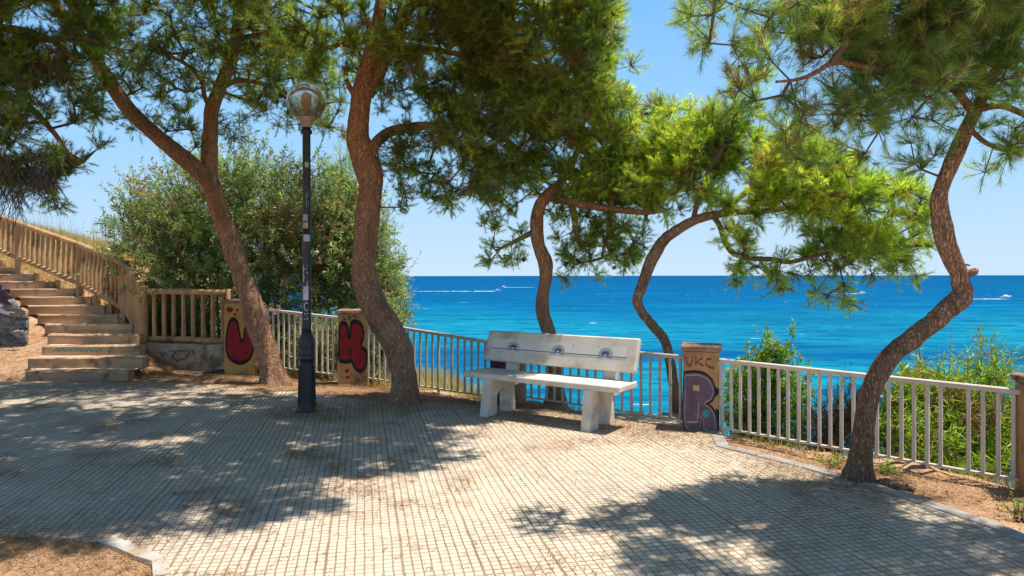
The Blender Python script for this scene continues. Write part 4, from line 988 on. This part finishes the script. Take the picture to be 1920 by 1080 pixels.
# rising railing
RPOST = [(-6.49,12.0,.40,1.43),(-7.19,12.68,.90,1.88),(-8.67,13.7,1.35,2.27),(-10.7,14.8,1.90,2.79),(-12.8,15.9,2.45,3.35)]
rail = thing('wooden_railing', (-6.49,12.0,.4), 'rustic round-timber railing rising with the steps up the left hillside', 'railing', 'timber railings')
for i, (x, y, zb, zt) in enumerate(RPOST):
    mb = MB(); r = .088 if i == 0 else .072
    mb.tube([(x,y,zb-.2),(x,y,zb+.3),(x,y,zt-.015),(x,y,zt)], [r*1.02,r,r*.98,r*.85], 14, fn=lambda rr,p,i_,a: rr*(1+.05*noise.noise(Vector(p)*6)))
    mb.build('post', M['wood'], rail, smooth=False)
for (a, b), npk in zip(zip(RPOST[:-1], RPOST[1:]), (10, 10, 11, 11)):
    A = Vector(a[:2]); B = Vector(b[:2])
    t3 = lambda t, f: Vector((*A.lerp(B, t), (a[f]+(b[f]-a[f])*t)))
    mb = MB(); mb.tube([t3(t, 3)+Vector((0,0,-.045)) for t in (0,.25,.5,.75,1)], .058, 12, fn=lambda rr,p,i_,a_: rr*(1+.07*noise.noise(Vector(p)*7))); mb.build('top_rail', M['wood'], rail, smooth=True)
    mb = MB(); mb.tube([t3(t, 2)+Vector((0,0,.10)) for t in (0,.25,.5,.75,1)], .05, 12, fn=lambda rr,p,i_,a_: rr*(1+.07*noise.noise(Vector(p)*7))); mb.build('bottom_rail', M['wood'], rail, smooth=True)
    for k in range(npk):
        t = (k+1)/(npk+1); p0 = t3(t, 2)+Vector((0,0,.12)); p1_ = t3(t, 3)+Vector((0,0,-.06))
        mb = MB(); mb.tube([p0, (p0+p1_)/2+Vector((random.uniform(-.006,.006),0,0)), p1_], .036, 10); mb.build('picket', M['wood'], rail)
# level railing on the low wall
la, lb_ = Vector((-6.40,12.0)), Vector((-4.86,11.68))
rail2 = thing('wooden_railing', (la.x, la.y, .44), 'short level timber railing on the low wall left of the yellow pillar', 'railing', 'timber railings')
for nm, z, r in (('top_rail',1.325,.055),('bottom_rail',.50,.048)):
    mb = MB(); mb.tube([(*la.lerp(lb_,t), z+.012*math.sin(t*5)) for t in (0,.25,.5,.75,1)], r, 12, fn=lambda rr,p,i_,a_: rr*(1+.08*noise.noise(Vector(p)*7))); mb.build(nm, M['wood'], rail2, smooth=True)
for k in range(8):
    q = la.lerp(lb_, (k+.7)/8.2); mb = MB(); mb.tube([(q.x,q.y,.52),(q.x+random.uniform(-.005,.005),q.y,.9),(q.x,q.y,1.30)], .037, 10); mb.build('picket', M['wood'], rail2)
q = lb_+Vector((.04,-.01)); mb = MB(); mb.tube([(q.x,q.y,.2),(q.x,q.y,1.38)], .06, 12); mb.build('post', M['wood'], rail2, smooth=True)
lw = thing('low_wall', (-5.6,11.85,0), 'low crumbling rendered wall with dark scrawls under the level timber railing', 'wall')
A = Vector((-6.45,12.02)); B = Vector((-4.82,11.72)); D = (B-A).normalized(); N2 = Vector((D.y,-D.x)); L = (B-A).length
mb = MB(); n = 14; vs = []
for i in range(n+1):
    t = i/n; p = A.lerp(B, t); zt = .43+.02*noise.noise(Vector((t*6,0,3))); zb = -.08+(0.10*ss(.72,.95,t))
    for (o, z) in ((.14+.012*noise.noise(Vector((t*9,1,0))),zb),(.13+.012*noise.noise(Vector((t*9,5,0))),.2),(.12,zt-.03),(.09,zt),(-.14,zt),(-.14,zb)):
        q = p+N2*o; vs.append((q.x,q.y,z))
fs = [(i*6+q,(i+1)*6+q,(i+1)*6+(q+1)%6,i*6+(q+1)%6) for i in range(n) for q in range(6)]+[(0,1,2,3,4,5),tuple(n*6+q for q in (5,4,3,2,1,0))]
mb.add(vs, fs); mb.build('wall_body', M['lowwall'], lw)
def fl(u, v): q = A+D*(u*L)+N2*.158; return Vector((q.x,q.y,v))
mb = MB()
for st_ in ([(.36,.31),(.48,.32),(.60,.32)],[(.42,.30),(.38,.20),(.44,.15),(.54,.19),(.58,.29)],[(.72,.26),(.75,.17),(.82,.17),(.84,.26)],[(.62,.34),(.63,.25)],[(.24,.30),(.27,.20),(.30,.29)]): mb.stroke(st_, .018, fl)
mb.build('scrawl', M['greenp'], lw)
# stone retaining wall at the left edge
sw = thing('stone_wall', (-9,11.9,0), 'rough grey stone wall with spray paint at the foot of the steps', 'wall')
nx_, nz_ = 90, 44; vs = []; 
def swtop(x): return .98+.53*max(0,min(1,(-8.36-x)/.50))+.28*max(0,-8.86-x)
for j in range(nz_+1):
    for i in range(nx_+1):
        x = -8.36-i/nx_*3.4; z = -.1+(swtop(x)+.1)*j/nz_
        q = Vector((x*2.3,0,z*3.6)); dv, _ = noise.voronoi(q); e = min(1, (dv[1]-dv[0])*3.2)
        y = 11.80-.08*e**.5-.05*noise.noise(Vector((x*5,z*18,1)))
        vs.append((x, y, z))
fs = [(j*(nx_+1)+i, (j+1)*(nx_+1)+i, (j+1)*(nx_+1)+i+1, j*(nx_+1)+i+1) for j in range(nz_) for i in range(nx_)]
mb = MB(); mb.add(vs, fs)
b0 = len(mb.v); bk = []
for i in range(nx_+1):
    x = -8.36-i/nx_*3.4; bk += [(x-.42,12.25,swtop(x)), (x-.42,12.25,-.1)]
mb.v += bk
for i in range(nx_):
    mb.f.append([nz_*(nx_+1)+i, b0+i*2, b0+(i+1)*2, nz_*(nx_+1)+i+1]); mb.mi.append(0)
    mb.f.append([b0+i*2, b0+i*2+1, b0+(i+1)*2+1, b0+(i+1)*2]); mb.mi.append(0)
for j in range(nz_):
    pass
mb.f.append([j*(nx_+1) for j in range(nz_+1)]+[b0, b0+1]); mb.mi.append(0)
mb.build('stone_face', M['stone'], sw)
mb = MB(); mb.box((-8.50,11.66,.14), (.30,.16,.46), bev=.02, jit=.01); mb.build('plinth', M['plaster'], sw)
def fs_(u, v): return Vector((u, 11.66, v))
mb = MB(); mb.fill([(-9.6,1.72),(-9.0,1.55),(-8.88,1.46),(-8.62,1.20),(-8.56,1.10),(-8.74,1.14),(-9.0,1.28),(-9.6,1.42)], lambda u,v: Vector((u,11.672,v))); mb.fill(ell(-8.82,.30,.10,.09), lambda u,v: Vector((u,11.65,v))); mb.build('maroon_paint', M['maroon'], sw)
mb = MB(); mb.stroke([(-8.46,.36),(-8.40,.28),(-8.41,.05)], .04, lambda u,v: Vector((u,11.572,v))); mb.stroke([(-8.55,.34),(-8.40,.34)], .03, lambda u,v: Vector((u,11.572,v))); mb.build('teal_paint', M['teal'], sw)
mb = MB(); mb.fill([(-9.0,.62),(-8.84,.55),(-8.80,.40),(-9.0,.36)], lambda u,v: Vector((u,11.668,v))); mb.build('lilac_paint', M['lilac'], sw)
mb = MB(); mb.fill([(-9.0,1.28),(-8.80,1.10),(-8.60,.99),(-8.58,.93),(-8.82,1.0),(-9.0,1.14)], lambda u,v: Vector((u,11.668,v))); mb.build('pale_paint', M['pinkst'], sw)

# ------------------------------------------------------------------ bench
bench = thing('bench', (.249,7.425,0), 'white concrete bench with blue shell tiles on its backrest, facing the terrace', 'bench', rz=-math.radians(35))
mb = MB(); mb.box((0,.225,.448), (2.0,.45,.064), bev=.010); mb.build('seat', M['concrete'], bench, local=True)
tilt = math.atan2(.12,.35); bx = Vector((1,0,0)); bz = Vector((0,math.sin(tilt),math.cos(tilt))); by = bz.cross(bx)
bc = Vector((0,.44,.757))+by*.035
mb = MB(); mb.box(bc, (2.0,.07,.37), ax=(bx,by,bz), bev=.014); back = mb.build('backrest', M['concrete'], bench, local=True)
def fb(off): 
    return lambda u, v: bc-by*(.035+off)+bx*u+bz*v
mb = MB()
for k in range(9):
    u0 = -.90+k*.198; mb.fill([(u0+.002,-.055),(u0+.196,-.055),(u0+.196,.085),(u0+.002,.085)], fb(.0015))
mb.build('tile_band', M['tilewhite'], back, local=True)
mb = MB(); mb.stroke([(-.90,-.035),(.89,-.035)], .009, fb(.003)); mb.build('blue_line', M['blue'], back, local=True)
mb = MB(); mb.fill(ell(.22,.06,.007,.007,8), fb(.0032)); mb.fill(ell(.53,.062,.007,.007,8), fb(.0032)); mb.build('screw_holes', M['black'], back, local=True)
for uc in (-.595,0.03,.63):
    mb = MB(); f = fb(.0035); R_ = .085; cy = -.035
    np_ = 7
    for k in range(np_):
        a0 = math.pi*(.02+k/np_*.96); a1 = math.pi*(.02+(k+1)/np_*.96); am = (a0+a1)/2
        pts = [(uc+.018*math.cos(am), cy+.018*math.sin(am)+.01)]
        for q in range(9):
            t = q/8; a = a0+(a1-a0)*t; rr = R_*(.82+.20*math.sin(math.pi*t)); pts.append((uc+rr*math.cos(a), cy+.012+rr*.92*math.sin(a)))
        mb.stroke(pts+[pts[0]], .0055, f)
        mb.stroke([(uc+.02*math.cos(am), cy+.02*math.sin(am)+.012), (uc+R_*.72*math.cos(am), cy+R_*.7*math.sin(am)+.012)], .004, f)
    for sgn in (-1, 1):
        mb.stroke([(uc+sgn*.086, cy+.004),(uc+sgn*.075, cy-.018),(uc+sgn*.052, cy-.02),(uc+sgn*.046, cy-.004),(uc+sgn*.06, cy+.004)], .0055, f)
        mb.stroke([(uc+sgn*.035, cy-.02),(uc+sgn*.03, cy+.0),(uc+sgn*.012, cy+.01)], .0055, f)
    mb.build('shell_motif', M['blue'], back, local=True)
for sx in (-.655, .655):
    arch = [(.12,.0)]+[(.12,.19)]+[(.22-.10*math.cos(math.pi*k/12), .19+.10*math.sin(math.pi*k/12)) for k in range(1,12)]+[(.32,.19),(.32,0)]
    out = [(-.065,0),(.0,.416),(.455,.416),(.495,0)]
    pl = [(-.065,0)]+arch+[(.495,0),(.455,.416),(.0,.416)]
    mb = MB(); mb.prism(pl, (sx-.055,0,0), Vector((0,1,0)), Vector((0,0,1)), Vector((1,0,0)), .11); mb.build('leg', M['concrete'], bench, local=True)
    mb = MB(); mb.prism([(.452,.30),(.535,.30),(.585,.74),(.492,.74)], (sx-.07,0,0), Vector((0,1,0)), Vector((0,0,1)), Vector((1,0,0)), .14); mb.build('back_support', M['concrete'], bench, local=True)

# ------------------------------------------------------------------ street lamp
lp = G(575,770); lamp = thing('street_lamp', (lp.x, lp.y, 0), 'dark iron street lamp with a dusty glass globe, stickers and white lettering on its post', 'street lamp')
base_prof = [(.118,0),(.118,.02),(.105,.03),(.100,.12),(.090,.35),(.084,.55),(.082,.60),(.096,.61),(.099,.63),(.096,.65),(.090,.66),(.097,.67),(.099,.69),(.094,.71),(.088,.72),(.094,.75),(.097,.80),(.092,.85),(.075,.90),(.060,.92),(.060,.95)]
mb = MB(); mb.lathe(base_prof, (0,0,0), 32); mb.build('base', M['iron'], lamp, smooth=True, local=True)
for k in range(16):
    a = 2*math.pi*k/16; mb2 = None
mb = MB()
for k in range(16):
    a = 2*math.pi*k/16; mb.bar((.103*math.cos(a), .103*math.sin(a), .05), (.088*math.cos(a), .088*math.sin(a), .54), .012, .010, .003, up=Vector((math.cos(a),math.sin(a),0)))
mb.build('fluting', M['iron'], lamp, local=True)
mb = MB(); mb.lathe([(.052,.93),(.052,1.0),(.050,2.0),(.046,3.28),(.066,3.29),(.068,3.315),(.060,3.33),(.050,3.34),(.048,3.37)], (0,0,0), 24); mb.build('pole', M['iron'], lamp, smooth=True, local=True)
M['holder'] = simple('globe_holder', (.30,.20,.13), (.44,.31,.21), 8, .7, .2)
mb = MB(); mb.lathe([(.060,3.36),(.062,3.40),(.085,3.44),(.115,3.462),(.118,3.475),(.10,3.485)], (0,0,0), 28); mb.build('globe_holder', M['holder'], lamp, smooth=True, local=True)
mb = MB(); n = 20; rg = .228
mb.lathe([(max(.004, rg*math.cos(-math.pi/2*.66+(math.pi/2*1.66)*k/n)), rg*math.sin(-math.pi/2*.66+(math.pi/2*1.66)*k/n)) for k in range(n+1)], (0,0,0), 40)
gl = mb.build('globe', M['globe'], lamp, smooth=True, local=True); gl.location = (0,0,3.672)
mb = MB(); mb.lathe([(.03,3.48),(.03,3.6),(.055,3.62),(.055,3.74),(.03,3.76)], (0,0,0), 16); M['bulb'] = simple('lamp_inner', (.5,.42,.3), (.6,.5,.36), 5, .6); mb.build('inner_lamp', M['bulb'], lamp, local=True)
ab = math.atan2(-lp.y, -lp.x)
def fpole(off):
    return lambda u, v: Vector(((.0515-.0016*max(0,v-1)+off)*math.cos(ab+u/.05), (.0515-.0016*max(0,v-1)+off)*math.sin(ab+u/.05), v))
def ypx(y): return H-(y-CY)/F*lp.y
def sticker(y0, y1, u0, u1, m, nm='sticker'):
    mb = MB(); f = fpole(.0012); n = 6; us = [u0+(u1-u0)*k/n for k in range(n+1)]
    mb.add([f(u, ypx(y1)) for u in us]+[f(u, ypx(y0)) for u in us], [(k,k+1,n+2+k,n+1+k) for k in range(n)]); mb.build(nm, m, lamp, local=True)
sticker(305,314,-.02,.03,M['greyst']); sticker(402,414,-.045,.01,M['greyst']); sticker(417,428,-.045,.015,M['tan']); sticker(428,438,-.045,.02,M['black']); sticker(440,452,-.04,.045,M['greyst']); sticker(455,468,-.05,-.02,M['darkred']); sticker(536,562,-.045,.02,M['pinkst'])
GL = {'P':[[(0,0),(0,1),(.7,.95),(.8,.7),(.6,.5),(0,.45)]], 'U':[[(0,1),(0,.2),(.3,0),(.7,.1),(.8,1)]], 'E':[[(.8,1),(0,1),(0,0),(.8,0)],[(0,.5),(.6,.5)]], 'K':[[(0,1),(0,0)],[(.8,1),(.05,.5),(.85,0)]], 'J':[[(.7,1),(.7,.2),(.4,0),(.05,.15)]], 'B':[[(0,0),(0,1),(.6,.95),(.65,.65),(.1,.5),(.75,.4),(.7,.05),(0,0)]], 'C':[[(.8,.85),(.4,1),(.05,.7),(.05,.3),(.4,0),(.8,.15)]], 'X':[[(0,1),(.8,0)],[(.8,1),(0,0)]], 'D':[[(0,0),(0,1),(.6,.85),(.75,.5),(.6,.12),(0,0)]]}
def letters(seq, m, wd, nm='lettering'):
    mb = MB(); f = fpole(.0024)
    for ch, y0, y1, u0, u1 in seq:
        zt, zb = ypx(y0), ypx(y1)
        for st_ in GL[ch]: mb.stroke([(u0+(u1-u0)*p[0], zb+(zt-zb)*p[1]) for p in st_], wd, f)
    mb.build(nm, m, lamp, local=True)
letters([('P',362,374,-.005,.03),('U',376,388,-.005,.03)], M['greyst'], .005)
letters([('D',440,452,-.02,.0),('E',440,452,.005,.03)], M['white'], .004)
letters([('E',498,510,-.035,.02),('K',512,528,-.035,.025),('J',530,542,-.03,.02),('B',545,560,-.03,.02),('C',566,582,-.03,.025),('X',586,598,-.025,.02)], M['white'], .009)

# ------------------------------------------------------------------ boats, foam trails, small things
def boat(px, py, L, label, rz):
    d = F*(H+14)/(py-CY); x = (px-CX)/F*d
    root = thing('motor_boat', (x, d, -14), label, 'boat', 'boats far out on the sea', rz)
    hw = L*.16; mb = MB(); secs = []
    for t, w_, zk in ((0,.85,.0),(.3,1,.0),(.6,.95,.02),(.85,.6,.08),(1,.03,.2)):
        x_ = (t-.5)*L; secs.append([(x_,-hw*w_,L*.14+zk*L*.4),(x_,-hw*w_*.7,0),(x_,hw*w_*.7,0),(x_,hw*w_,L*.14+zk*L*.4)])
    vs = [p for s_ in secs for p in s_]; fs = [(i*4+q,(i+1)*4+q,(i+1)*4+q+1,i*4+q+1) for i in range(4) for q in range(3)]+[(i*4+3,(i+1)*4+3,(i+1)*4,i*4) for i in range(4)]+[(0,1,2,3)]
    mb.add(vs, fs); mb.build('hull', M['hull'], root, local=True)
    mb = MB(); mb.box((-.02*L,0,L*.21), (L*.34,hw*1.3,L*.13), bev=.04*L); mb.build('cabin', M['hull'], root, local=True)
    mb = MB(); mb.box((.155*L,0,L*.23), (L*.03,hw*1.1,L*.06), bev=.005*L); mb.build('windscreen', M['glassd'], root, local=True)
    return root
boat(1886,560,7.5,'white motor boat on the sea right of the near crooked pine',0.1)
boat(933,545,6.0,'tiny motor boat heading a long foam trail left of the bench pine',0.0)
boat(944,538.5,7.0,'tiny far motor boat above the long foam trail, near the horizon',3.1)
boat(1616,551,6.0,'tiny motor boat seen beneath the sunlit pine crown',0.1)
def foam(xa, xb, py, wa, wb, seed):
    d = F*(H+14)/(py-CY); rng = np.random.default_rng(seed); mb = MB(); n = 60
    A = (xa-CX)/F*d; B = (xb-CX)/F*d
    for k in range(n):
        if rng.random() < .22: continue
        t0, t1 = k/n, (k+rng.uniform(.7,1.3))/n; x0_, x1_ = A+(B-A)*t0, A+(B-A)*t1; w_ = (wa+(wb-wa)*t0)*rng.uniform(.5,1.2); y = d+rng.normal(0,.8)
        mb.add([(x0_,y-w_,-13.94),(x1_,y-w_*.8,-13.94),(x1_,y+w_,-13.94),(x0_,y+w_*.7,-13.94)], [(0,1,2,3)])
    o = mb.build('foam_trail', M['foam'], None); props(o, kind='stuff')
foam(772,930,546,4,9,1); foam(946,1000,539,9,6,2); foam(1560,1614,551.5,4,8,3); foam(1818,1880,562,2,6,4)
# red scrap by the low wall
sp_ = G(298,692,.0); sc_ = MB(); rng = np.random.default_rng(4)
pts = [(sp_.x+.07*math.cos(a)*r, sp_.y+.05*math.sin(a)*r, .0+z) for a, r, z in [(k*.7, rng.uniform(.5,1.2), rng.uniform(0,.06)) for k in range(9)]]
sc_.add(pts+[(sp_.x,sp_.y,.07)], [(k,(k+1)%9,9) for k in range(9)])
props(sc_.build('plastic_scrap', M['scrap']), 'crumpled red plastic scrap on the earth before the low wall', 'litter')
# weeds on the dirt strip
def weed(px, py, seed, label):
    g = G(px, py, -.05); rng = np.random.default_rng(seed)
    root = leaf_cloud('weed', label, 'weed', (g.x,g.y,-.05), [(g.x,g.y,-.02,.09,.07,.05)], seed, M['leaf_bright'], ll=.03, lw=.01, n_sprig=26, per=9, stems=3, sprig=(.03,.08), group='weeds on the earth strip')
weed(1908,972,91,'small green weed at the right edge of the earth strip'); weed(1562,878,92,'small weed left of the near crooked pine foot'); weed(1655,890,93,'small weed right of the near crooked pine foot')
# fallen wood chunk by the near tree
g = G(1662,918,-.05); mb = MB(); mb.tube([(g.x-.10,g.y+.05,-.02),(g.x,g.y,.0),(g.x+.14,g.y-.12,-.03)], [.02,.035,.012], 9, fn=lambda r,p,i,a: r*(1+.3*noise.noise(Vector(p)*20)))
props(mb.build('root_chunk', M['bark']), 'dark broken root lying in the earth by the near crooked pine', 'root')
